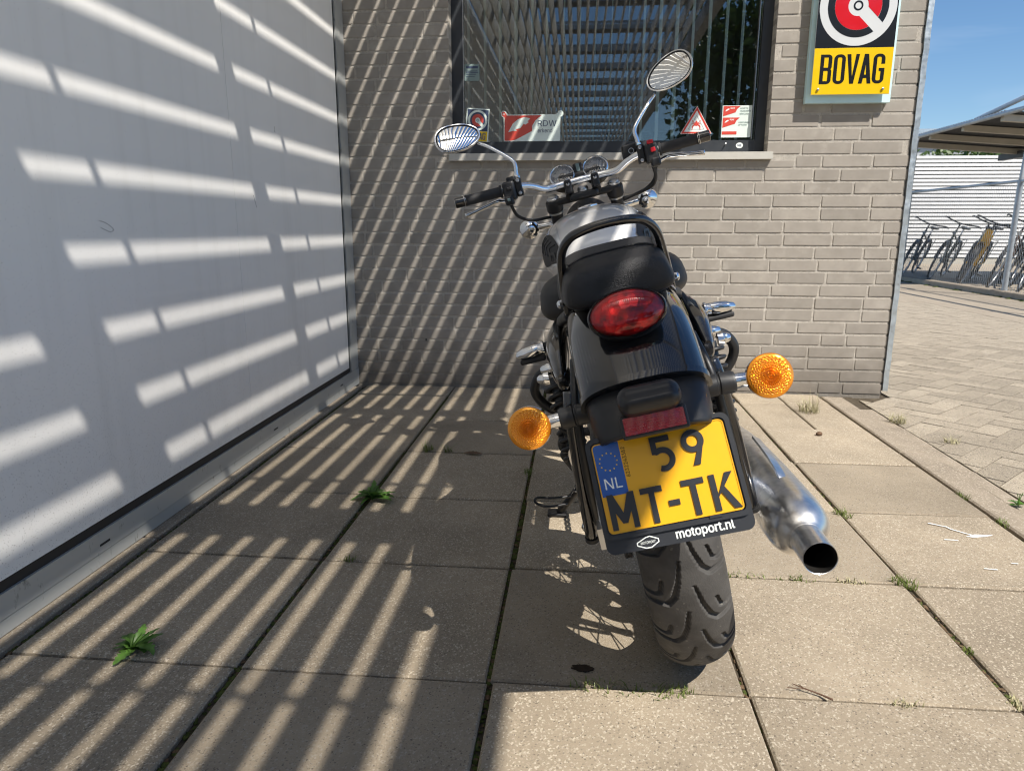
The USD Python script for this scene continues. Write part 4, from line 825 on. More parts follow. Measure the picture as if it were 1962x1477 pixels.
for q in range(len(edge) * 3 - 3):
    i, t = divmod(q, 3); p0 = edge[i] + (edge[i + 1] - edge[i]) * (t / 3); p1 = edge[i] + (edge[i + 1] - edge[i]) * ((t + 0.6) / 3)
    c = np.array([0, 0.03, 0.875]); inn = unit(np.array([0, 0, 0.878]) - p0) * 0.006
    sti.append(tube([p0 + inn + [0, 0, 0.001], p1 + inn + [0, 0, 0.001]], 0.0005, 4, smooth=False))
part(seat, 'stitching', cat(*sti), M['thread'], kind='stuff')
bt = place_text('Benelli', 0.0215, (0, 0, 0), (1, 0, 0), (0, 1, 0), 0.0006, False, 0.066)
bt = bt.subdivide() if len(bt.vertices) < 6000 else bt
emb_o = np.array([-0.033, -0.2165, 0.8085]); bt = plane_to(bt, emb_o, (1, 0, 0), (0, 0, 1))
bt.vertices[:, 1] += -0.2167 - bt.vertices[:, 1].min()
part(seat, 'embossed_name', bt, M['leather'], 30)
# ---- grab rail
gr = part(mc, 'grab_rail', tube([(-0.098, -0.085, 0.770), (-0.0975, -0.100, 0.800), (-0.0925, -0.128, 0.842), (-0.0845, -0.162, 0.882), (-0.068, -0.186, 0.904), (-0.045, -0.198, 0.913), (0, -0.202, 0.917), (0.045, -0.198, 0.913), (0.068, -0.186, 0.904), (0.0845, -0.162, 0.882), (0.0925, -0.128, 0.842), (0.0975, -0.100, 0.800), (0.098, -0.085, 0.770)], 0.0080, 18), M['gloss_black'], True)
part(gr, 'rail_bolt', cat(*[lathe([(0.008, 0), (0.008, 0.006), (0.005, 0.009)], (s * 0.106, -0.10, 0.792), (s, -0.3, 0), 12) for s in (-1, 1)]), M['chrome'], 40)
# ---- tank
tk_s = [(0.455, 0.055, 0.855, 0.815), (0.47, 0.088, 0.872, 0.80), (0.50, 0.116, 0.902, 0.785), (0.58, 0.146, 0.938, 0.765), (0.68, 0.166, 0.960, 0.758), (0.80, 0.174, 0.973, 0.765), (0.91, 0.167, 0.977, 0.785), (0.99, 0.140, 0.968, 0.815), (1.04, 0.098, 0.952, 0.85), (1.06, 0.05, 0.935, 0.88)]
TKS = interp_secs(tk_s, 60)
tank = part(mc, 'fuel_tank', loft([sring(y, hw, zt, zb, 2.35, 0.10, 64) for y, hw, zt, zb in TKS]), M['tank_grey'], 60, 'metallic grey teardrop fuel tank')
def on_tank(y, a, d=0.0):
    hw, zt, zb = (np.interp(y, TKS[:, 0], TKS[:, i]) for i in (1, 2, 3)); n = 2.35
    c, s = math.cos(a), math.sin(a); sz = np.sign(s) * abs(s) ** (2 / n)
    return np.array([(hw + d) * np.sign(c) * abs(c) ** (2 / n) * (1 - 0.10 * (sz + 1) / 2), y, (zt + zb) / 2 + ((zt - zb) / 2 + d) * sz])
def tank_patch(y0, y1, amid, aw, d, s, k=18, j=11, pw=0.55):
    g = []
    for u in np.linspace(0.0, 1, k):
        y = y0 + (y1 - y0) * u; h = aw * max(math.sin(PI * (0.03 + 0.94 * u)), 0) ** pw
        g.append([on_tank(y, amid(u) + h * v, d) * [s, 1, 1] for v in np.linspace(-1, 1, j)])
    g = np.array(g); m = trimesh.Trimesh(g.reshape(-1, 3), grid_faces(k, j, wrap=False), process=False)
    if (m.face_normals[:, 0] * s).mean() < 0: m.invert()
    return m
for s in (-1, 1):
    part(tank, 'side_panel', tank_patch(0.475, 0.98, lambda u: 0.30 - 0.1 * u, 0.62, 0.0012, s), M['tank_silver'], True)
    kp = part(tank, 'knee_pad', tank_patch(0.495, 0.80, lambda u: 0.30 - 0.15 * u, 0.40, 0.0042, s), M['black_rubber'], True)
    ribs = [tube([on_tank(y, 0.30 + a_, 0.0052) * [s, 1, 1] for y, a_ in ((y0, -0.2), (y0 + 0.03, 0.0), (y0, 0.2))], 0.0016, 5) for y0 in (0.55, 0.59, 0.63, 0.67, 0.71)]
    part(kp, 'pad_rib', cat(*ribs), M['black_rubber'], True)
    bd = rbox(0.030, 0.006, 0.030, 0.003); bd = plane_to(bd, on_tank(0.53, 0.17, 0.006) * [s, 1, 1], unit((s * 0.75, 0.6, 0)), unit((0.6, -s * 0.75, 0)))
    o = on_tank(0.535, 0.10, 0.0065) * [s, 1, 1]; nn = unit((s * 0.80, -0.60, 0.05)); exx = unit(np.cross((0, 0, 1), nn))
    ringp = rr(-0.013, -0.016, 0.013, 0.016, 0.006).difference(rr(-0.008, -0.010, 0.008, 0.010, 0.004))
    part(kp, 'pad_badge', plane_to(ext(ringp, 0.002), o, exx, np.cross(nn, exx)), M['steel_dark'], 30)
part(tank, 'filler_cap', cat(lathe([(0.034, 0), (0.034, 0.006), (0.030, 0.010), (0.012, 0.012), (0.001, 0.012)], (0, 0.945, 0.9755), (0, -0.03, 1), 32)), M['chrome'], 40)
dg = np.array([[on_tank(y, a, 0.003) for a in np.linspace(1.66, 1.98, 9)] for y in (0.838, 0.850, 0.862)])
dm = trimesh.Trimesh(dg.reshape(-1, 3), grid_faces(3, 9, wrap=False), process=False); dm.invert() if dm.face_normals[:, 2].mean() < 0 else None
dm.apply_translation((0.018, 0, 0)); part(tank, 'warning_sticker', dm, M['decal_orange'], label='orange warning sticker')
dg = np.array([[on_tank(y, a, 0.003) for a in np.linspace(1.60, 1.80, 6)] for y in (0.820, 0.835)])
dm = trimesh.Trimesh(dg.reshape(-1, 3), grid_faces(2, 6, wrap=False), process=False); dm.invert() if dm.face_normals[:, 2].mean() < 0 else None
dm.apply_translation((0.012, 0, 0)); part(tank, 'warning_sticker', dm, M['print_white'])
# ---- forks and yokes
for s in (-1, 1):
    d = unit((0, 0.40, -0.915)); top = np.array([s * 0.107, 1.10, 1.035])
    fk = part(mc, 'fork_leg', cyl(top, top + d * 0.80, 0.0215, 20), M['satin_black'], 40)
    part(fk, 'fork_cap', lathe([(0.0215, 0), (0.0215, 0.004), (0.018, 0.007), (0.017, 0.007), (0.016, 0.011), (0.009, 0.0125), (0.001, 0.0125)], top - d * 0.002, -d, 28), M['aluminium'], 30)
    part(fk, 'clamp', lathe([(0.028, 0), (0.029, 0.004), (0.029, 0.030), (0.027, 0.034)], top + d * 0.006, d, 24), M['satin_black'], 40)
    part(fk, 'clamp_band', lathe([(0.0255, 0), (0.0255, 0.006)], top + d * 0.043, d, 24), M['aluminium'], 40)
    part(fk, 'lower_leg', cyl(top + d * 0.42, top + d * 0.79, 0.027, 20), M['satin_black'], 40)
    part(fk, 'gaiter', lathe([(0.030 + 0.005 * (k % 2), 0.05 + k * 0.013) for k in range(16)], top + d * 0.10, d, 20), M['black_rubber'], 30)
part(mc, 'top_yoke', cat(rbox(0.25, 0.055, 0.022, 0.010, (0, 1.105, 1.022)), rbox(0.10, 0.08, 0.024, 0.010, (0, 1.075, 1.024))), M['satin_black'], 40)
part(mc, 'lower_yoke', rbox(0.25, 0.06, 0.03, 0.012, (0, 1.175, 0.86)), M['satin_black'], 40)
part(mc, 'ignition_lock', cat(lathe([(0.019, 0), (0.019, 0.012), (0.016, 0.018), (0.015, 0.018), (0.008, 0.014)], (0, 1.06, 1.033), (0, -0.25, 1), 28), lathe([(0.012, 0), (0.012, 0.012), (0.004, 0.014)], (-0.002, 1.095, 1.04), (0, -0.2, 1), 20)), M['aluminium'], 40)
for s in (-1, 1):
    cl_ = part(mc, 'bar_clamp', cat(rbox(0.026, 0.050, 0.046, 0.008, (s * 0.046, 1.040, 1.060)), cyl((s * 0.046, 1.05, 1.03), (s * 0.046, 1.07, 1.05), 0.015, 16)), M['satin_black'], 40)
    for dy, dz in ((-0.024, 1.066), (0.002, 1.084)): part(cl_, 'clamp_bolt', lathe([(0.0062, 0), (0.0062, 0.004), (0.0045, 0.0055), (0.0035, 0.0055), (0.0032, 0.002)], (s * 0.046, 1.040 + dy, dz), (0, -0.62, 0.78), 14), M['aluminium'], 30)
# ---- handlebar
hb = [(0.0, 1.045, 1.073), (0.07, 1.043, 1.072), (0.105, 1.035, 1.070), (0.130, 1.025, 1.074), (0.160, 1.010, 1.089), (0.190, 0.997, 1.098), (0.225, 0.985, 1.098), (0.30, 0.970, 1.097), (0.412, 0.950, 1.097)]
part(mc, 'handlebar', tube([(-x_, y_, z_) for x_, y_, z_ in hb[::-1]] + hb[1:], 0.0125, 18), M['chrome'], True)
gd = unit(np.array(hb[-1]) - np.array(hb[-3]))
for s in (-1, 1):
    m_ = np.array([s, 1, 1]); g0, g1 = np.array([0.262, 0.9775, 1.0975]) * m_, np.array([0.383, 0.955, 1.097]) * m_; d = unit(g1 - g0); Lg = np.linalg.norm(g1 - g0)
    prof = [(0.021, 0), (0.021, 0.006), (0.0165, 0.008)] + [(0.0165 + 0.0008 * (k % 2), 0.008 + (Lg - 0.012) * k / 30) for k in range(31)] + [(0.0185, Lg - 0.003), (0.0185, Lg)]
    gp = part(mc, 'grip', lathe(prof, g0, d, 24), M['grip_rubber'], 35)
    part(gp, 'bar_end', lathe([(0.0185, 0), (0.0185, 0.003), (0.0172, 0.004), (0.0172, 0.032), (0.015, 0.036), (0.013, 0.036)], g1 + d * 0.001, d, 28), M['gloss_black'], 35)
    part(gp, 'end_ring', lathe([(0.0190, 0), (0.0190, 0.002)], g1 + d * 0.004, d, 28), M['aluminium'], 35)
    part(gp, 'end_disc', lathe([(0.0132, 0), (0.0132, 0.001), (0.006, 0.0014)], g1 + d * 0.0365, d, 24), M['aluminium'], 35)
    sw = part(mc, 'switch_box', cat(rbox(0.042, 0.052, 0.062, 0.010, (s * 0.236, 0.978, 1.092)), rbox(0.030, 0.040, 0.030, 0.008, (s * 0.243, 0.968, 1.062))), M['plastic_black'], 40)
    if s > 0:
        part(sw, 'kill_switch', rbox(0.020, 0.014, 0.012, 0.003, (0.236, 0.958, 1.126)), M['switch_red'], 35, 'red kill switch')
        part(sw, 'starter_button', rbox(0.015, 0.010, 0.014, 0.003, (0.240, 0.950, 1.100)), M['switch_red'], 35)
        rs_ = part(mc, 'brake_reservoir', rbox(0.060, 0.045, 0.046, 0.006, (0.180, 1.030, 1.118)), M['satin_black'], 35)
        part(rs_, 'reservoir_mark', plane_to(ext(Point(0, 0).buffer(0.009).difference(Point(0, 0).buffer(0.007)), 0.0008), (0.178, 1.0072, 1.118), (1, 0, 0), (0, 0, 1)), M['aluminium'])
    else:
        part(sw, 'indicator_switch', rbox(0.016, 0.012, 0.010, 0.003, (-0.234, 0.951, 1.098)), M['satin_black'], 35)
        part(sw, 'horn_button', rbox(0.010, 0.006, 0.010, 0.002, (-0.243, 0.947, 1.064)), M['print_grey'], 35)
        part(sw, 'choke_knob', rbox(0.03, 0.02, 0.018, 0.006, (-0.225, 0.985, 1.128)), M['plastic_black'], 35)
    mm = part(mc, 'mirror_clamp', rbox(0.024, 0.042, 0.060, 0.006, (s * 0.205, 0.990, 1.098)), M['satin_black'], 35)
    for dz in (-0.021, 0.020): part(mm, 'clamp_bolt', lathe([(0.006, 0), (0.006, 0.004), (0.0045, 0.0055), (0.0035, 0.0055), (0.003, 0.002)], (s * 0.203, 0.969, 1.098 + dz), (0, -1, 0.12), 14), M['aluminium'], 30)
    lv = part(mc, 'hand_lever', tube([(s * 0.228, 1.02, 1.070), (s * 0.262, 1.015, 1.066), (s * 0.285, 1.000, 1.071), (s * 0.33, 0.990, 1.064), (s * 0.370, 0.982, 1.056), (s * 0.400, 0.978, 1.051)], [0.008, 0.0075, 0.0075, 0.007, 0.0065, 0.0085], 12), M['chrome'], True)
    part(mc, 'control_cable', tube([(s * 0.245, 1.0, 1.05), (s * 0.235, 1.06, 1.01), (s * 0.19, 1.12, 0.985), (s * 0.12, 1.15, 0.98), (s * 0.05, 1.16, 0.95)], 0.0055, 8), M['black_rubber'], True)
    # mirrors: rounded drop, wider outwards
    if s < 0: mcx, mcz, mw, mh, tlt, ndir = -0.371, 1.309, 0.079, 0.055, 0.13, np.array([0.168, -0.853, 0.494])
    else: mcx, mcz, mw, mh, tlt, ndir = 0.350, 1.328, 0.080, 0.052, 0.30, np.array([-0.37, -0.90, 0.22])
    O = np.array([mcx, 1.045, mcz]); nrm = unit(ndir); exm = unit(np.cross((0, 0, 1), nrm)) ; exm = exm if exm[0] > 0 else -exm; eym = np.cross(nrm, exm)
    a = np.linspace(0, 2 * PI, 64, endpoint=False); ct, sn_ = np.cos(a), np.sin(a)
    px_ = mw * np.sign(ct) * np.abs(ct) ** 0.88; py_ = mh * np.sign(sn_) * np.abs(sn_) ** 0.92 * (1 + s * 0.16 * ct)
    t_ = -tlt if s < 0 else tlt
    t_ = tlt if s > 0 else -0.02
    qx, qy = px_ * math.cos(t_) - py_ * math.sin(t_), px_ * math.sin(t_) + py_ * math.cos(t_)
    def mring(k, z): return O + (qx * k)[:, None] * exm + (qy * k)[:, None] * eym + nrm * z
    hs = part(mc, 'mirror', loft([mring(0.15, -0.026), mring(0.5, -0.024), mring(0.82, -0.016), mring(0.97, -0.006), mring(1.0, 0.001), mring(0.985, 0.004), mring(0.93, 0.004), mring(0.90, 0.001)]), M['chrome'], 50, ('left' if s < 0 else 'right') + ' chrome mirror')
    part(hs, 'inner_bead', loft([mring(0.925, 0.002), mring(0.925, 0.0046), mring(0.885, 0.0046), mring(0.885, 0.002)], caps=False), M['black_rubber'], 40)
    part(hs, 'mirror_glass', loft([mring(0.90, 0.0005), mring(0.899, 0.0015)] + [mring(k_, 0.0015 + 0.0052 * (1 - (k_ / 0.9) ** 2)) for k_ in (0.85, 0.75, 0.65, 0.55, 0.45, 0.35, 0.25, 0.15, 0.06, 0.005)]), M['mirror_glass'], 60)
    foot = O + exm * (-s * mw * 0.80) * math.cos(t_) + eym * (-mh * 0.55 if s < 0 else -mh * 1.0) - nrm * 0.012
    part(hs, 'mirror_stem', tube([(s * 0.203, 0.995, 1.118), (s * 0.203, 0.998, 1.145), (s * 0.200, 1.000, 1.172), (s * 0.212, 1.008, 1.195), tuple((np.array([s * 0.235, 1.02, 1.225]) + foot) / 2), tuple(foot)], [0.0075, 0.007, 0.0065, 0.0062, 0.006, 0.005], 12), M['chrome'], True)
    part(hs, 'stem_nut', lathe([(0.009, 0), (0.009, 0.012), (0.007, 0.014)], (s * 0.203, 0.994, 1.122), (0, 0, 1), 6), M['chrome'], 20)
    # instruments
    c = np.array([s * 0.058, 1.112, 1.104]); d = unit((0, -0.84, 0.54))
    ck = part(mc, 'instrument', lathe([(0.028, -0.050), (0.040, -0.040), (0.0435, -0.005)], c, d, 40), M['satin_black'], 40, 'round white faced gauge')
    part(ck, 'bezel', lathe([(0.0435, -0.008), (0.0455, -0.002), (0.0450, 0.006), (0.041, 0.009), (0.0375, 0.006), (0.0375, 0.0)], c, d, 48, caps=False), M['chrome'], 50)
    part(ck, 'dial', lathe([(0.039, -0.004), (0.039, -0.001), (0.0005, -0.001)], c, d, 40), M['dial'], 40)
    uq = unit(np.cross((1, 0, 0), d)); uq = -uq if uq[2] < 0 else uq
    tk_ = [plane_to(ext(LineString([(r0 * math.cos(t), r0 * math.sin(t)), (0.034 * math.cos(t), 0.034 * math.sin(t))]).buffer(0.0005 if k % 3 else 0.0009, cap_style='flat'), 0.0006), c - d * 0.001, (1, 0, 0), uq) for k, t in enumerate(np.radians(np.arange(-40, 221, 10))) for r0 in ((0.029 if k % 3 else 0.026),)]
    part(ck, 'scale', cat(*tk_), M['print_navy'])
    part(ck, 'dial_centre', plane_to(ext(Point(0, 0).buffer(0.013, 20), 0.0006), c - d * 0.0008, (1, 0, 0), uq), M['sign_black'])
    part(ck, 'needle', plane_to(ext(Polygon([(-0.001, 0.002), (0.001, -0.002), (-0.024, -0.016)]), 0.001), c + d * 0.0002, (1, 0, 0), uq), M['decal_red'])
    part(ck, 'cover_glass', lathe([(0.0376, 0.0045), (0.02, 0.0062), (0.0005, 0.0066)], c, d, 40, caps=False), M['clear_plastic'], True)
    # front indicators, chrome bowls from behind
    c = np.array([s * 0.214, 1.165, 0.962])
    fi = part(mc, 'front_indicator', lathe([(0.001, -0.033), (0.012, -0.031), (0.024, -0.024), (0.033, -0.012), (0.037, 0.002), (0.0372, 0.008)], c, (0, 0.97, -0.1), 40), M['chrome'], 50)
    part(fi, 'stalk', tube([(s * 0.186, 1.165, 0.960), (s * 0.125, 1.16, 0.955)], 0.0105, 14, smooth=False), M['chrome'], True)
    part(fi, 'lens', lathe([(0.036, 0.008), (0.034, 0.014), (0.02, 0.019), (0.001, 0.020)], c, (0, 0.97, -0.1), 32), M['amber_lens'], 40)
part(mc, 'instrument_bracket', cat(rbox(0.15, 0.03, 0.04, 0.012, (0, 1.115, 1.088)), rbox(0.034, 0.03, 0.05, 0.008, (0.0, 1.125, 1.110))), M['satin_black'], 40)
part(mc, 'warning_lamp', rbox(0.012, 0.004, 0.030, 0.002, (0.0, 1.108, 1.118)), M['print_grey'], 40)
part(mc, 'clutch_cable', tube([(0.235, 0.99, 1.055), (0.240, 1.02, 1.02), (0.228, 1.07, 0.995), (0.18, 1.12, 0.985), (0.10, 1.16, 0.97)], 0.0055, 8), M['black_rubber'], True)
hl = part(mc, 'headlight', lathe([(0.02, -0.10), (0.06, -0.085), (0.085, -0.03), (0.09, 0.02)], (0, 1.25, 0.93), (0, 1, -0.05), 36), M['satin_black'], 40)
part(hl, 'headlight_lens', lathe([(0.088, 0.02), (0.07, 0.035), (0.001, 0.042)], (0, 1.25, 0.93), (0, 1, -0.05), 36), M['clear_plastic'], 40)
part(mc, 'front_fender', fender(np.linspace(-70, 70, 30), [0.375], [0.068], [0.045], c=np.array([0, 1.44, 0.325])), M['gloss_black'], 35)
# ---- engine, exhaust, chain, stand
eng = part(mc, 'engine', cat(rbox(0.24, 0.34, 0.24, 0.05, (0, 0.72, 0.36)), rbox(0.30, 0.20, 0.18, 0.05, (0, 0.68, 0.34))), M['aluminium'], 40)
part(eng, 'cylinder', cat(*[rbox(0.20, 0.18, 0.010, 0.004, (0, 0.80, 0.50 + 0.018 * k)) for k in range(11)], cyl((0, 0.80, 0.46), (0, 0.80, 0.71), 0.07, 20)), M['satin_black'], 40)
part(mc, 'frame_cradle', cat(*[tube([(s * 0.04, 1.02, 0.86), (s * 0.06, 0.98, 0.45), (s * 0.09, 0.86, 0.24), (s * 0.11, 0.6, 0.22), (s * 0.11, 0.5, 0.45), (s * 0.10, 0.5, 0.72)], 0.016, 10) for s in (-1, 1)]), M['satin_black'], True)
ME = np.array([0.209, -0.364, 0.331]); fw = unit((0.0, 1.0, 0.012))
mf = part(mc, 'muffler', lathe([(0.0262, 0.001), (0.0272, 0.0), (0.0276, 0.002), (0.0278, 0.069), (0.0285, 0.073), (0.0325, 0.0775), (0.0400, 0.086), (0.0468, 0.097), (0.0518, 0.113), (0.0543, 0.133), (0.0550, 0.160), (0.0545, 0.22), (0.0525, 0.33), (0.0485, 0.45), (0.042, 0.56), (0.033, 0.64), (0.024, 0.69)], ME, fw, 56, caps=False), M['steel'], 40, 'brushed steel exhaust silencer')
part(mf, 'tail_pipe_bore', lathe([(0.0262, 0.0012), (0.0258, 0.01), (0.0255, 0.16), (0.001, 0.162)], ME, fw, 40, caps=False), M['steel_dark'], 40)
part(mf, 'weld_band', cat(lathe([(0.0549, 0.1588), (0.0553, 0.160), (0.0549, 0.1612)], ME, fw, 48, caps=False), lathe([(0.0279, 0.0690), (0.0289, 0.0705), (0.0287, 0.0720)], ME, fw, 48, caps=False)), M['steel'], 40)
part(mf, 'hanger', loft([[(0.216 + a_, y_, z_ + b_) for a_, b_ in ((-0.005, -0.004), (0.009, -0.012), (0.011, -0.009), (-0.003, 0.001))] for y_, z_ in ((-0.150, 0.385), (-0.146, 0.391), (-0.130, 0.399), (-0.08, 0.408), (-0.02, 0.412), (0.04, 0.413))]), M['steel'], 30)
part(mf, 'header_pipe', tube([tuple(ME + fw * 0.685), (0.20, 0.5, 0.30), (0.16, 0.8, 0.22), (0.10, 0.98, 0.30), (0.03, 0.98, 0.55), (0.0, 0.9, 0.62)], 0.022, 14), M['chrome'], True)
# chain: alternate plates round the rear sprocket and forward
path = [(0.104 * math.cos(a), 0.104 * math.sin(a)) for a in np.linspace(PI / 2, 3 * PI / 2, 18)]
path = [(0.60, 0.035)] + path + [(0.60, -0.035)]
pl = LineString([(y, z) for y, z in path]); nl = int(pl.length / 0.0155); lk = []
for k in range(nl):
    p0, p1 = pl.interpolate(k * 0.0155), pl.interpolate(k * 0.0155 + 0.0145); a_ = math.atan2(p1.y - p0.y, p1.x - p0.x)
    for xx in ((-0.0065, 0.0065) if k % 2 else (-0.0042, 0.0042)):
        q = cbox(0.0016, 0.0185, 0.0105, 0.0006); q.apply_transform(trimesh.transformations.rotation_matrix(a_, (1, 0, 0))); q.apply_translation((-0.093 + xx, (p0.x + p1.x) / 2, 0.333 + (p0.y + p1.y) / 2)); lk.append(q)
    lk.append(cyl((-0.1015, p0.x, 0.333 + p0.y), (-0.0845, p0.x, 0.333 + p0.y), 0.0038, 8))
part(mc, 'drive_chain', cat(*lk), M['steel_dark'], 30)
tg = [( (0.102 if k % 2 else 0.094) * math.cos(k * PI / 36), (0.102 if k % 2 else 0.094) * math.sin(k * PI / 36)) for k in range(72)]
part(mc, 'rear_sprocket', plane_to(ext(Polygon(tg), 0.006), (-0.096, 0, 0.333), (0, 1, 0), (0, 0, 1)), M['steel_dark'], 30)
part(mc, 'brake_disc', lathe([(0.06, -0.002), (0.12, -0.002), (0.12, 0.002), (0.06, 0.002)], (0.075, 0, 0.333), (1, 0, 0), 48, caps=False), M['steel'], 30)
part(mc, 'chain_guard', tube([(-0.112, -0.02, 0.445), (-0.114, 0.10, 0.452), (-0.112, 0.30, 0.44), (-0.11, 0.45, 0.43)], 0.012, 8), M['satin_black'], True)
part(mc, 'gear_pipe', cat(tube([(-0.172, 0.02, 0.50), (-0.180, 0.06, 0.47), (-0.165, 0.20, 0.37), (-0.155, 0.34, 0.31)], 0.013, 12), tube([(-0.178, 0.02, 0.47), (-0.184, 0.05, 0.45), (-0.170, 0.2, 0.345), (-0.16, 0.34, 0.29)], 0.008, 8)), M['satin_black'], True)
part(mc, 'swing_plate', loft([sring(y, 0.014, zt, zb, 3, 0, 20, x0=-0.152) for y, zt, zb in ((-0.06, 0.50, 0.46), (0.0, 0.50, 0.42), (0.06, 0.47, 0.40))]), M['steel'], 40)
sd = part(mc, 'side_stand', tube([(-0.145, 0.60, 0.235), (-0.21, 0.62, 0.17), (-0.297, 0.648, 0.088)], [0.012, 0.0115, 0.0125], 12), M['satin_black'], True)
foot = rbox(0.060, 0.045, 0.012, 0.005); foot.apply_transform(trimesh.transformations.rotation_matrix(LEAN_M, (0, 1, 0))); foot.apply_translation((-0.306, 0.650, 0.0855))
part(sd, 'stand_foot', foot, M['satin_black'], 40)
part(sd, 'tang', tube([(-0.245, 0.625, 0.14), (-0.30, 0.60, 0.155), (-0.345, 0.585, 0.172), (-0.352, 0.578, 0.160), (-0.32, 0.59, 0.135), (-0.265, 0.62, 0.12)], 0.0042, 8), M['satin_black'], True)
hl_ = [np.array([-0.15, 0.575, 0.275]) * (1 - t) + np.array([-0.235, 0.60, 0.155]) * t + 0.010 * np.array([math.cos(t * 60), math.sin(t * 60), 0]) for t in np.linspace(0, 1, 90)]
part(sd, 'stand_spring', tube(hl_, 0.0018, 5, smooth=False), M['steel_dark'], True)
part(sd, 'pivot_bolt', lathe([(0.011, 0), (0.011, 0.012), (0.006, 0.015)], (-0.165, 0.58, 0.235), (-1, -0.3, 0), 6), M['aluminium'], 20)
part(mc, 'foot_control', cat(tube([(-0.12, 0.62, 0.33), (-0.24, 0.66, 0.33)], 0.014, 12), tube([(0.12, 0.62, 0.33), (0.24, 0.66, 0.33)], 0.014, 12)), M['grip_rubber'], True)

# ================================================================== WEEDS, MOSS, LITTER
def blade(o, h, az, bend, w):
    d = np.array([math.cos(az), math.sin(az), 0]); n = np.array([-d[1], d[0], 0]); v = []
    for t in (0, 0.35, 0.7, 1.0):
        c = np.array(o) + d * bend * t * t * h + np.array([0, 0, h * (t - 0.35 * bend * t * t)])
        ww = w * (1 - t ** 1.6) / 2
        v += [c - n * ww, c + n * ww]
    f = [(0, 1, 3), (0, 3, 2), (2, 3, 5), (2, 5, 4), (4, 5, 7), (4, 7, 6)]
    return np.array(v), np.array(f)
def tuft(n, rad, h, w=0.0022, elong=1.0, az0=0.0):
    V, F, k = [], [], 0
    for i in range(n):
        a, r = rng.uniform(0, 2 * PI), rad * math.sqrt(rng.random())
        o = np.array([r * math.cos(a) * elong, r * math.sin(a), -0.004]); c, s = math.cos(az0), math.sin(az0); o = np.array([o[0] * c - o[1] * s, o[0] * s + o[1] * c, o[2]])
        v, f = blade(o, h * rng.uniform(0.5, 1.1), rng.uniform(0, 2 * PI), rng.uniform(0.2, 1.1), w * rng.uniform(0.7, 1.3)); V.append(v); F.append(f + k); k += len(v)
    return trimesh.Trimesh(np.vstack(V), np.vstack(F), process=False)
def leaf(L, w, lob, droop, curl):
    """a lobed leaf lying along +x, root at the origin"""
    n = 17; t = np.linspace(0, 1, n); W = w * np.sin(PI * np.clip(t * 0.93 + 0.05, 0, 1)) ** 0.8 * (1 - 0.55 * lob * (np.arange(n) % 3 == 1) - 0.2 * lob * (np.arange(n) % 3 == 2))
    z = 0.35 * L * np.sin(t * 1.6) * droop - L * droop * 0.45 * t ** 2; v = []
    for i in range(n): v += [(t[i] * L, -W[i], z[i] + curl * W[i]), (t[i] * L, 0, z[i]), (t[i] * L, W[i], z[i] + curl * W[i])]
    f = []
    for i in range(n - 1):
        a = 3 * i
        for k in (0, 1): f += [(a + k, a + k + 3, a + k + 4), (a + k, a + k + 4, a + k + 1)]
    return trimesh.Trimesh(v, f, process=False)
def leafy(name, label, x, y, n, L, lean=(0, 0)):
    t = thing(name, label, 'plant', (x, y, 0.001))
    for k in range(n):
        a = k * 2.4 + rng.normal(0, 0.25); el = rng.uniform(0.05, 0.8)
        m = leaf(L * rng.uniform(0.35, 1.05), L * rng.uniform(0.12, 0.26), 0.75, rng.uniform(0.4, 1.0), rng.uniform(0.1, 0.5))
        R = trimesh.transformations.rotation_matrix(-el, (0, 1, 0)); m.apply_transform(R); m.apply_transform(trimesh.transformations.rotation_matrix(a, (0, 0, 1)))
        m.vertices[:, 0] += lean[0] * m.vertices[:, 2]; m.vertices[:, 1] += lean[1] * m.vertices[:, 2]
        m.vertices[:, 2] = np.maximum(m.vertices[:, 2], 0.002)
        part(t, 'leaf', m, M['leaf'], True)
    part(t, 'stem', cat(*[tube([(0, 0, -0.004), (lean[0] * 0.02 + 0.004 * k, 0.003 * k, 0.02), (lean[0] * 0.045 + 0.012 * k, 0.006 * k, 0.042)], 0.0012, 5) for k in (-1, 0, 1)]), M['leaf'], True)
leafy('leafy_weed', 'green leafy weed sprouting in the tile joint at lower left', -0.930, 1.262, 24, 0.060, (0.7, 0.3))
leafy('leafy_weed', 'lush green weed lying across the joint between two shaded paving tiles', -0.660, 2.150, 28, 0.080, (0.2, 0.1))
leafy('leafy_weed', 'tiny bright green weed beside the kerb at the right edge', 1.452, 2.300, 7, 0.045)
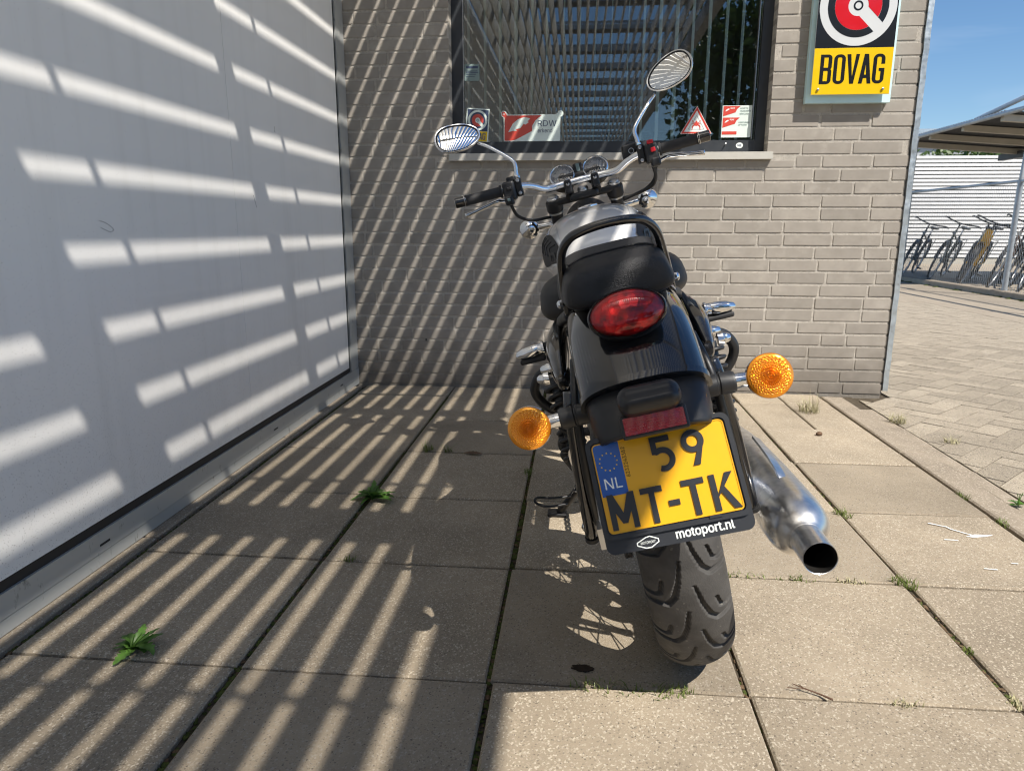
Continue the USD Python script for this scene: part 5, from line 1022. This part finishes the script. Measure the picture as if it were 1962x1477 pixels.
TF = [('tuft of grass in the joint just behind the rear wheel shadow', 0.075, 1.229, 42, 0.05, 0.020, 2.6, 0.0, 'grass'), ('yellowing tuft of grass in the joint in front of the rear tyre', 0.185, 1.226, 48, 0.05, 0.017, 2.6, 0.0, 'grass'),
      ('small dark tuft of grass in the long joint near the bottom edge', -0.146, 0.945, 44, 0.022, 0.024, 1.5, 1.57, 'grass'), ('grass growing where two joints cross below the silencer', 0.846, 1.722, 50, 0.024, 0.022, 1.6, -0.9, 'grass'),
      ('green tuft in the joint above the silencer tail', 0.852, 2.165, 36, 0.024, 0.026, 1.8, -1.0, 'grass'), ('pale tuft of flowering grass at the foot of the brick wall', 1.155, 3.480, 60, 0.035, 0.085, 1.0, 0, 'dry_grass'),
      ('dry tuft on the kerb beside the herringbone pavers', 1.515, 3.330, 44, 0.028, 0.05, 1.4, -0.6, 'dry_grass'), ('small tuft between the first herringbone pavers', 1.60, 3.02, 26, 0.02, 0.03, 1.4, -0.6, 'dry_grass'),
      ('brownish grass in the joint by the fallen twig', 0.640, 1.232, 34, 0.022, 0.012, 2.4, 0.0, 'dry_grass'), ('thin grass in the joint right of the rear tyre', 0.455, 1.722, 30, 0.04, 0.012, 3.0, 0.0, 'grass'),
      ('thin grass in the joint under the silencer mouth', 0.585, 1.720, 30, 0.04, 0.014, 3.0, 0.0, 'grass'), ('dry grass in the joint beside the first crossing under the silencer', 0.715, 1.719, 30, 0.03, 0.014, 3.0, 0.0, 'dry_grass'),
      ('small weed in the joint left of the kickstand foot', -0.162, 2.46, 26, 0.02, 0.022, 1.6, 1.57, 'grass'), ('small weed in the shaded joint further left', -0.60, 1.720, 20, 0.014, 0.018, 1.5, 0, 'grass'),
      ('tuft at the far end of the shaded long joint', -0.585, 2.70, 30, 0.022, 0.035, 1.4, 1.3, 'grass'), ('little tuft in the joint right of the crossing', -0.50, 2.682, 18, 0.012, 0.035, 1.2, 0, 'grass'),
      ('tuft on the kerb joint near the chalk marks', 1.318, 2.14, 24, 0.022, 0.022, 2.2, 1.6, 'grass'), ('short grass in the kerb joint at the right edge', 1.316, 2.36, 22, 0.022, 0.018, 2.2, 1.6, 'grass'),
      ('sprig in the joint of the long right hand column', 0.852, 1.43, 20, 0.012, 0.012, 1.6, 1.2, 'grass'), ('sprig at the tile corner on the far right edge', 0.848, 1.262, 24, 0.016, 0.012, 1.6, 1.2, 'dry_grass')]
for lb, x_, y_, n, r_, h_, el, az, mt in TF:
    m = tuft(int(n * 1.5), r_ / max(el, 1) * 1.4, h_ * 1.3, 0.0030, el, az); m.apply_translation((x_, y_, 0))
    solo('grass_tuft', m, M[mt], False, lb, 'weed', 'weeds in the tile joints')
# moss and dry litter lying in the joints
ms, db = [], []
def clump(x, y, r): 
    m = trimesh.creation.icosphere(subdivisions=1, radius=1.0); m.vertices *= rng.uniform(0.6, 1.3, (len(m.vertices), 1)); m.apply_scale((r * rng.uniform(0.5, 1.7), r * rng.uniform(0.5, 1.7), r * 0.42)); m.apply_translation((x, y, -0.0095)); return m
for X, lo, hi, dens in ((-0.676, 0.7, 3.8, 170), (-0.156, 0.7, 3.8, 230), (0.350, 0.7, 1.7, 60), (0.852, 0.9, 3.6, 130), (1.311, 1.7, 3.7, 40), (-1.19, 0.9, 3.8, 150)):
    for _ in range(int(dens * (hi - lo) * 1.5)):
        y = rng.uniform(lo, hi); (ms if rng.random() < (0.75 if X < 0.3 else 0.4) else db).append(clump(X + rng.normal(0, 0.0045), y, rng.uniform(0.002, 0.0062)))
for Y in (1.2335, 1.718, 2.193, 2.678, 3.161):
    for _ in range(110):
        x = rng.uniform(-1.18, 1.3); (ms if rng.random() < 0.4 else db).append(clump(x, Y + rng.normal(0, 0.003), rng.uniform(0.0015, 0.004)))
for _ in range(260):
    x = rng.uniform(-1.19, 0.1); db.append(clump(x, 3.862 - abs(rng.normal(0, 0.012)), rng.uniform(0.002, 0.007)))
solo('joint_moss', cat(*ms), M['moss'], True, 'dark green moss growing in the joints between tiles', 'moss', kind='stuff')
solo('joint_litter', cat(*db), M['debris'], True, 'brown crumbs and dry litter lying in the tile joints', 'litter', kind='stuff')
tw = thing('twig', 'thin brown forked twig lying on a sunlit tile', 'twig', (0.44, 1.268, 0.003))
part(tw, 'stick', tube([(0.065, -0.036, 0.001), (0.045, -0.024, 0.003), (0.02, -0.012, 0.005), (0, 0, 0.006)], [0.0022, 0.0016, 0.0013, 0.0008], 6), M['twig'], True)
part(tw, 'side_shoot', cat(tube([(0.02, -0.012, 0.005), (0.004, -0.012, 0.004), (-0.012, -0.008, 0.003)], 0.0008, 5), tube([(0.02, -0.012, 0.005), (0.012, 0.002, 0.004)], 0.0008, 5)), M['twig'], True)
dl = leaf(0.075, 0.016, 0.4, 0.12, 0.3); dl.apply_transform(trimesh.transformations.rotation_matrix(3.0, (0, 0, 1))); dl.apply_translation((-0.36, 2.652, 0.003)); dl.vertices[:, 2] = np.maximum(dl.vertices[:, 2], 0.002)
solo('dead_leaf', dl, M['dead_leaf'], True, 'brown dry leaf in a shaded joint left of the indicator', 'leaf')
st_ = ball((0, 0, 0), 0.014, 2, (1, 0.8, 0.7)); st_.vertices *= 1 + 0.18 * (meshkit.noise(st_.vertices * 90, 3)[:, None] - 0.5) * 2; st_.apply_translation((1.067, 3.056, 0.010))
solo('pebble', st_, M['dead_leaf'], True, 'small brown lump lying alone on a sunlit tile right of the indicator', 'pebble')
q = Point(0, 0).buffer(1, 10); q = Polygon([(x_ * 0.020 * rng.uniform(0.75, 1.2), y_ * 0.011 * rng.uniform(0.75, 1.2)) for x_, y_ in q.exterior.coords[:-1]]).buffer(0.001)
mst = ext(q, 0.0015); mst.apply_translation((0.030, 1.290, 0.0012))
solo('oil_spot', mst, M['stain'], False, 'small dark oil spot on the shaded tile behind the bike', 'stain')
chk = [strokes([[(-0.075, 0.085), (-0.035, 0.062), (-0.030, 0.045), (0.0, 0.015), (0.012, 0.006)]], 0.0055, 'round', 'round'), Polygon([(-0.012, -0.004), (0.02, 0.012), (0.072, 0.012), (0.045, 0.000), (0.005, -0.010)]), strokes([[(-0.085, -0.032), (-0.050, -0.034)]], 0.004, 'round', 'round'), strokes([[(0.02, -0.17), (0.035, -0.172)]], 0.003, 'round', 'round'), strokes([[(-0.07, -0.21), (-0.04, -0.214)]], 0.003, 'round', 'round')]
mk = ext(unary_union(chk), 0.0012); mk.apply_translation((1.165, 2.035, 0.0022))
solo('chalk_marks', mk, M['chalk'], False, 'white chalk scribble on a sunlit tile at right', 'marking')

# ================================================================== BACKGROUND RIGHT: fence, bicycles, shelter
fk_ = solo('yard_kerb', cat(*[slab(5.66, 5.80, a, a + 0.995, 0.075, 0.01, (0, 0, 0, 0), 0.12) for a in np.arange(5.0, 17, 1.0)]), M['kerb'], kind='structure')
solo('bike_park_floor', box(5.81, 14, 4, 19.5, -0.0035, 0.012), M['road'], kind='structure')
mv = [clump(5.64 + rng.normal(0, 0.02), rng.uniform(6, 15), rng.uniform(0.015, 0.05)) for _ in range(160)]
solo('verge_weeds', cat(*mv), M['moss'], True, 'low weeds along the kerb of the bicycle park', 'weeds', kind='stuff')
fe = thing('wire_fence', 'grey wire mesh fence with posts in front of the parked bicycles', 'fence', (5.76, 0, 0))
for y in (16.44, 13.29, 10.14, 6.99):
    part(fe, 'post', tube([(0, y, 0), (0, y, 1.50)], 0.035, 14, smooth=False), M['galvanised'], True)
    part(fe, 'post_extension', tube([(0, y, 1.50), (0.0, y, 1.62), (0.02, y, 2.40)], [0.03, 0.024, 0.016], 10, smooth=False), M['galvanised'], True)
part(fe, 'top_rail', tube([(-0.0, 6.0, 1.49), (0, 17.0, 1.51)], 0.022, 10, smooth=False), M['galvanised'], True)
wm = []
for k in range(0, 210):
    y0 = 5.6 + k * 0.055
    for sg in (-1, 1):
        wm.append(tube([(0.004 * sg, y0, 0.06), (0.004 * sg, y0 + sg * 0.72, 1.48)], 0.0015, 3, smooth=False, caps=False))
part(fe, 'wire_mesh', cat(*wm), M['galvanised'], kind='stuff')
ws = thing('slatted_wall', 'bright white horizontal slatted wall at the back of the bicycle park', 'wall', (0, 19.2, 0))
part(ws, 'backing', box(5.0, 16, 0.06, 0.10, 0, 2.62), M['green_dark'])
for k in range(27): part(ws, 'slat', cbox(11, 0.05, 0.062, 0.012, (10.5, 0.0, 0.22 + k * 0.0925)), M['white_slat'])
part(ws, 'base_beam', box(5.0, 16, -0.04, 0.05, 0.0, 0.15), M['timber'])
sr = thing('shelter_roof', 'corrugated grey roof of the bicycle shelter on pale joists', 'roof', (5.93, 0, 2.43))
ys_ = np.arange(10.95, 14.9, 0.019); prof = 0.010 * np.sin((ys_) * 2 * PI / 0.076)
v = np.array([(x_, y_, 0.05 - 0.075 * x_ + p_ + d_) for x_ in (-0.06, 4.2) for d_ in (0, 0.004) for y_, p_ in zip(ys_, prof)]); n = len(ys_); f = []
idx = lambda a_, i: a_ * n + i
for i in range(n - 1):
    f += [(idx(0, i), idx(0, i + 1), idx(2, i + 1)), (idx(0, i), idx(2, i + 1), idx(2, i)), (idx(1, i + 1), idx(1, i), idx(3, i)), (idx(1, i + 1), idx(3, i), idx(3, i + 1)), (idx(0, i), idx(1, i), idx(1, i + 1)), (idx(0, i), idx(1, i + 1), idx(0, i + 1))]
part(sr, 'roof_sheet', trimesh.Trimesh(v, f, process=False), M['shelter_roof'])
for y in np.arange(11.1, 14.9, 1.05): part(sr, 'joist', loft([[(x_, y - 0.04, -0.075 * x_ + 0.03 - h), (x_, y + 0.04, -0.075 * x_ + 0.03 - h), (x_, y + 0.04, -0.075 * x_ + 0.03), (x_, y - 0.04, -0.075 * x_ + 0.03)] for x_, h in ((0.0, 0.09), (4.1, 0.09))]), M['timber'])
part(sr, 'tie_beam', box(2.0, 2.1, 11.0, 14.8, -0.28, -0.165), M['shelter_roof'])
part(sr, 'gutter', tube([(-0.07, 6.0, 0.02), (-0.07, 14.9, 0.02)], 0.032, 10, smooth=False), M['galvanised'], True)
part(sr, 'back_post', cat(*[tube([(3.9, y, -2.43), (3.9, y, -0.30)], 0.05, 10, smooth=False) for y in (11.2, 13.9)]), M['galvanised'])
solo('roof_strut', tube([(5.98, 11.9, 2.50), (6.6, 9.6, 3.05)], 0.035, 10, smooth=False), M['sign_white'], True, 'white tubular strut rising above the shelter roof', 'strut')

def bicycle(label, x, y, rz, lean, frame_m, accent=None, basket=False, steer=0.0):
    t = thing('bicycle', label, 'bicycle', (x, y, 0.012), rz=rz, rx=lean, group='bicycles parked behind the fence')
    # local: front wheel hub at (0,0), bike runs back along +x
    R = 0.34; tyre_m = trimesh.creation.torus(R - 0.018, 0.019, major_sections=32, minor_sections=8)
    T = trimesh.transformations.rotation_matrix(PI / 2, (1, 0, 0)); tyre_m.apply_transform(T)
    for cx in (0.0, 1.07):
        w_ = tyre_m.copy(); w_.apply_translation((cx, 0, R)); p = part(t, 'wheel', w_, M['black_rubber'], True)
        sp = [tube([(cx, 0.02 * (1 if k % 2 else -1), R), (cx + (R - 0.035) * math.cos(k * PI / 9), 0, R + (R - 0.035) * math.sin(k * PI / 9))], 0.0016, 3, smooth=False) for k in range(18)]
        rim = trimesh.creation.torus(R - 0.040, 0.011, major_sections=32, minor_sections=6); rim.apply_transform(T); rim.apply_translation((cx, 0, R))
        part(p, 'rim', rim, M['aluminium'], True); part(p, 'spokes', cat(*sp), M['aluminium'])
        gd = [np.array([cx + (R + 0.03) * math.cos(a), 0, R + (R + 0.03) * math.sin(a)]) for a in np.linspace(-0.1, PI * 0.95, 14)]
        part(t, 'mudguard', loft([[q_ + [0, -0.028, 0], q_ + [0, 0.028, 0], q_ * [1, 0, 1] + [0, 0.028, 0.003], q_ * [1, 0, 1] + [0, -0.028, 0.003]] for q_ in gd]), M['bike_black'], True)
    fm = M[frame_m]; am = M[accent] if accent else fm
    hd0, hd1 = np.array([0.155, 0, 0.72]), np.array([0.215, 0, 0.90]); bb = np.array([0.60, 0, 0.29]); st0 = np.array([0.80, 0, 0.82])
    part(t, 'frame', cat(tube([hd0, bb], 0.018, 8, smooth=False), tube([bb, st0], 0.016, 8, smooth=False), tube([hd0 + (hd1 - hd0) * 0.6, bb + (st0 - bb) * 0.78], 0.015, 8, smooth=False), tube([hd0, hd1], 0.02, 8, smooth=False), *[tube([bb, (1.07, s * 0.05, R)], 0.010, 6, smooth=False) for s in (-1, 1)], *[tube([bb + (st0 - bb) * 0.85, (1.07, s * 0.05, R)], 0.008, 6, smooth=False) for s in (-1, 1)]), fm, True)
    part(t, 'fork', cat(*[tube([(0, s * 0.05, R), (0.05, s * 0.05, R + 0.16), (0.135, s * 0.045, 0.68), hd0], 0.020 if accent else 0.011, 7) for s in (-1, 1)]), am, True)
    part(t, 'handlebar', cat(tube([hd1, hd1 + [0.03, 0, 0.12]], 0.013, 7, smooth=False), tube([(0.40, -0.30, 1.04), (0.28, -0.26, 1.06), (0.235, -0.08, 1.03), (0.235, 0.08, 1.03), (0.28, 0.26, 1.06), (0.40, 0.30, 1.04)], 0.012, 8)), M['bike_black'], True)
    part(t, 'saddle', loft([sring(0, w2, 0.03, -0.02, 2.4, 0, 16) @ np.array([[0, 1, 0], [1, 0, 0], [0, 0, 1]]) + [xx, 0, 0.94] for xx, w2 in ((0.66, 0.02), (0.74, 0.03), (0.86, 0.075), (0.93, 0.085), (0.96, 0.05))]), M['bike_black'], True)
    part(t, 'seat_post', tube([st0, (0.83, 0, 0.93)], 0.012, 7, smooth=False), M['aluminium'], True)
    part(t, 'crank', cat(lathe([(0.09, -0.002), (0.09, 0.002)], bb - [0, 0.05, 0], (0, 1, 0), 20), tube([bb + [0, -0.07, 0], bb + [0.12, -0.07, -0.12]], 0.010, 6, smooth=False), tube([bb + [0, 0.07, 0], bb + [-0.12, 0.07, 0.12]], 0.010, 6, smooth=False), box(0.68, 0.77, -0.16, -0.08, 0.155, 0.18)), M['bike_black'])
    part(t, 'front_lamp', lathe([(0.01, 0), (0.03, 0.03), (0.03, 0.04)], (0.16, 0, 0.86), (-1, 0, 0), 12), M['chrome'], 40)
    part(t, 'carrier', cat(*[tube([(0.86, s * 0.06, 0.74), (1.30, s * 0.06, 0.74), (1.07, s * 0.06, R)], 0.006, 5, smooth=False) for s in (-1, 1)]), M['bike_black'])
    if basket: part(t, 'crate', cat(cbox(0.30, 0.36, 0.22, 0.02, (0.0, 0, 0.98))), M['bike_brown'])
    if accent == 'bike_orange': part(t, 'front_badge_plate', rbox(0.06, 0.10, 0.24, 0.02, (0.13, 0, 0.80)), am, 40)
BIK = [('black bicycle nearest the left fence post, leaning', 6.20, 14.30, -1.05, 'bike_black', None, False), ('dark green bicycle second from the left behind the fence', 6.22, 13.25, -1.02, 'bike_green', None, False), ('cream framed bicycle between the green and the orange one', 6.45, 12.75, -1.10, 'bike_cream', None, False),
       ('bicycle with a bright orange front fork behind the fence', 6.20, 12.15, -1.05, 'bike_orange', 'bike_orange', False), ('brown bicycle just right of the orange fork', 6.25, 11.45, -1.0, 'bike_brown', None, True), ('bicycle with blue fork beside the right hand fence post', 6.35, 10.85, -1.25, 'bike_black', 'bike_blue', False), ('black bicycle at the far right edge behind the fence', 6.35, 10.15, -1.05, 'bike_black', None, True)]
for lb, x_, y_, hz, fm, ac, bk in BIK:
    bicycle(lb, x_, y_, -hz * 0.92, 0.34, fm, ac, False)

# far things
fb = thing('far_hall', 'low grey building far beyond the bicycle shelter', 'building', (9.0, 30, 0))
part(fb, 'wall', box(-1.5, 14, 0, 10, 0, 4.35), M['far_building']); part(fb, 'roof', box(-1.8, 14.3, -0.3, 10.3, 4.352, 4.62), M['zinc'])
part(fb, 'window', cat(*[box(x_, x_ + 0.9, -0.03, 0.01, 2.4, 3.3) for x_ in (0, 2, 4)]), M['window_frame'])
def tree(label, x, y, h, r, seed, group=None):
    g = np.random.default_rng(seed); t = thing('tree', label, 'tree', (x, y, 0))
    part(t, 'trunk', cat(tube([(0, 0, 0), (0.1, 0.05, h * 0.3), (0.0, 0.1, h * 0.6)], [0.16, 0.12, 0.06], 8), *[tube([(0.05, 0.05, h * 0.35), (r * 0.5 * math.cos(a), r * 0.5 * math.sin(a), h * 0.62)], [0.07, 0.02], 6, smooth=False) for a in (0.3, 1.7, 3.1, 4.6)]), M['bark'], True)
    n = 5200; cl = g.normal(0, 1, (34, 3)); cl /= np.linalg.norm(cl, axis=1, keepdims=True); cl *= g.uniform(0.45, 0.9, (34, 1)) * [r, r, h * 0.33]; cl[:, 2] += h * 0.64
    c = cl[g.integers(0, 34, n)] + g.normal(0, 0.17 * r, (n, 3)); d1 = g.normal(0, 1, (n, 3)); d1 /= np.linalg.norm(d1, axis=1, keepdims=True); d2 = np.cross(d1, g.normal(0, 1, (n, 3))); d2 /= np.linalg.norm(d2, axis=1, keepdims=True)
    s = g.uniform(0.05, 0.11, (n, 1)) * r / 1.6
    v = np.stack([c - d1 * s, c + d2 * s * 0.6, c + d1 * s, c - d2 * s * 0.6], 1).reshape(-1, 3); k = np.arange(n)[:, None] * 4
    part(t, 'crown', trimesh.Trimesh(v, np.vstack([k + [0, 1, 2], k + [0, 2, 3]]), process=False), M['crown'])
tree('green tree peeping out under the shelter roof beyond the white wall', 12.2, 24.5, 3.75, 1.9, 1)
tree('broad tree standing across the yard behind the viewer', 5.7, -18, 9.2, 3.0, 2)
tree('tall tree across the yard behind the viewer, further right', 11.0, -17, 8.5, 3.2, 3)
hb_ = thing('yard_shed', 'long brown shed across the yard behind the viewer', 'building', (8, -20, 0))
part(hb_, 'wall', box(-14, 14, -6, 0, 0, 3.0), M['bike_brown']); part(hb_, 'roof', box(-14.3, 14.3, -6.3, 0.3, 3.002, 3.25), M['shelter_roof'])
part(hb_, 'door', cat(*[box(x_, x_ + 2.2, -0.01, 0.03, 0, 2.3) for x_ in (-9, -3, 3, 9)]), M['far_building'])
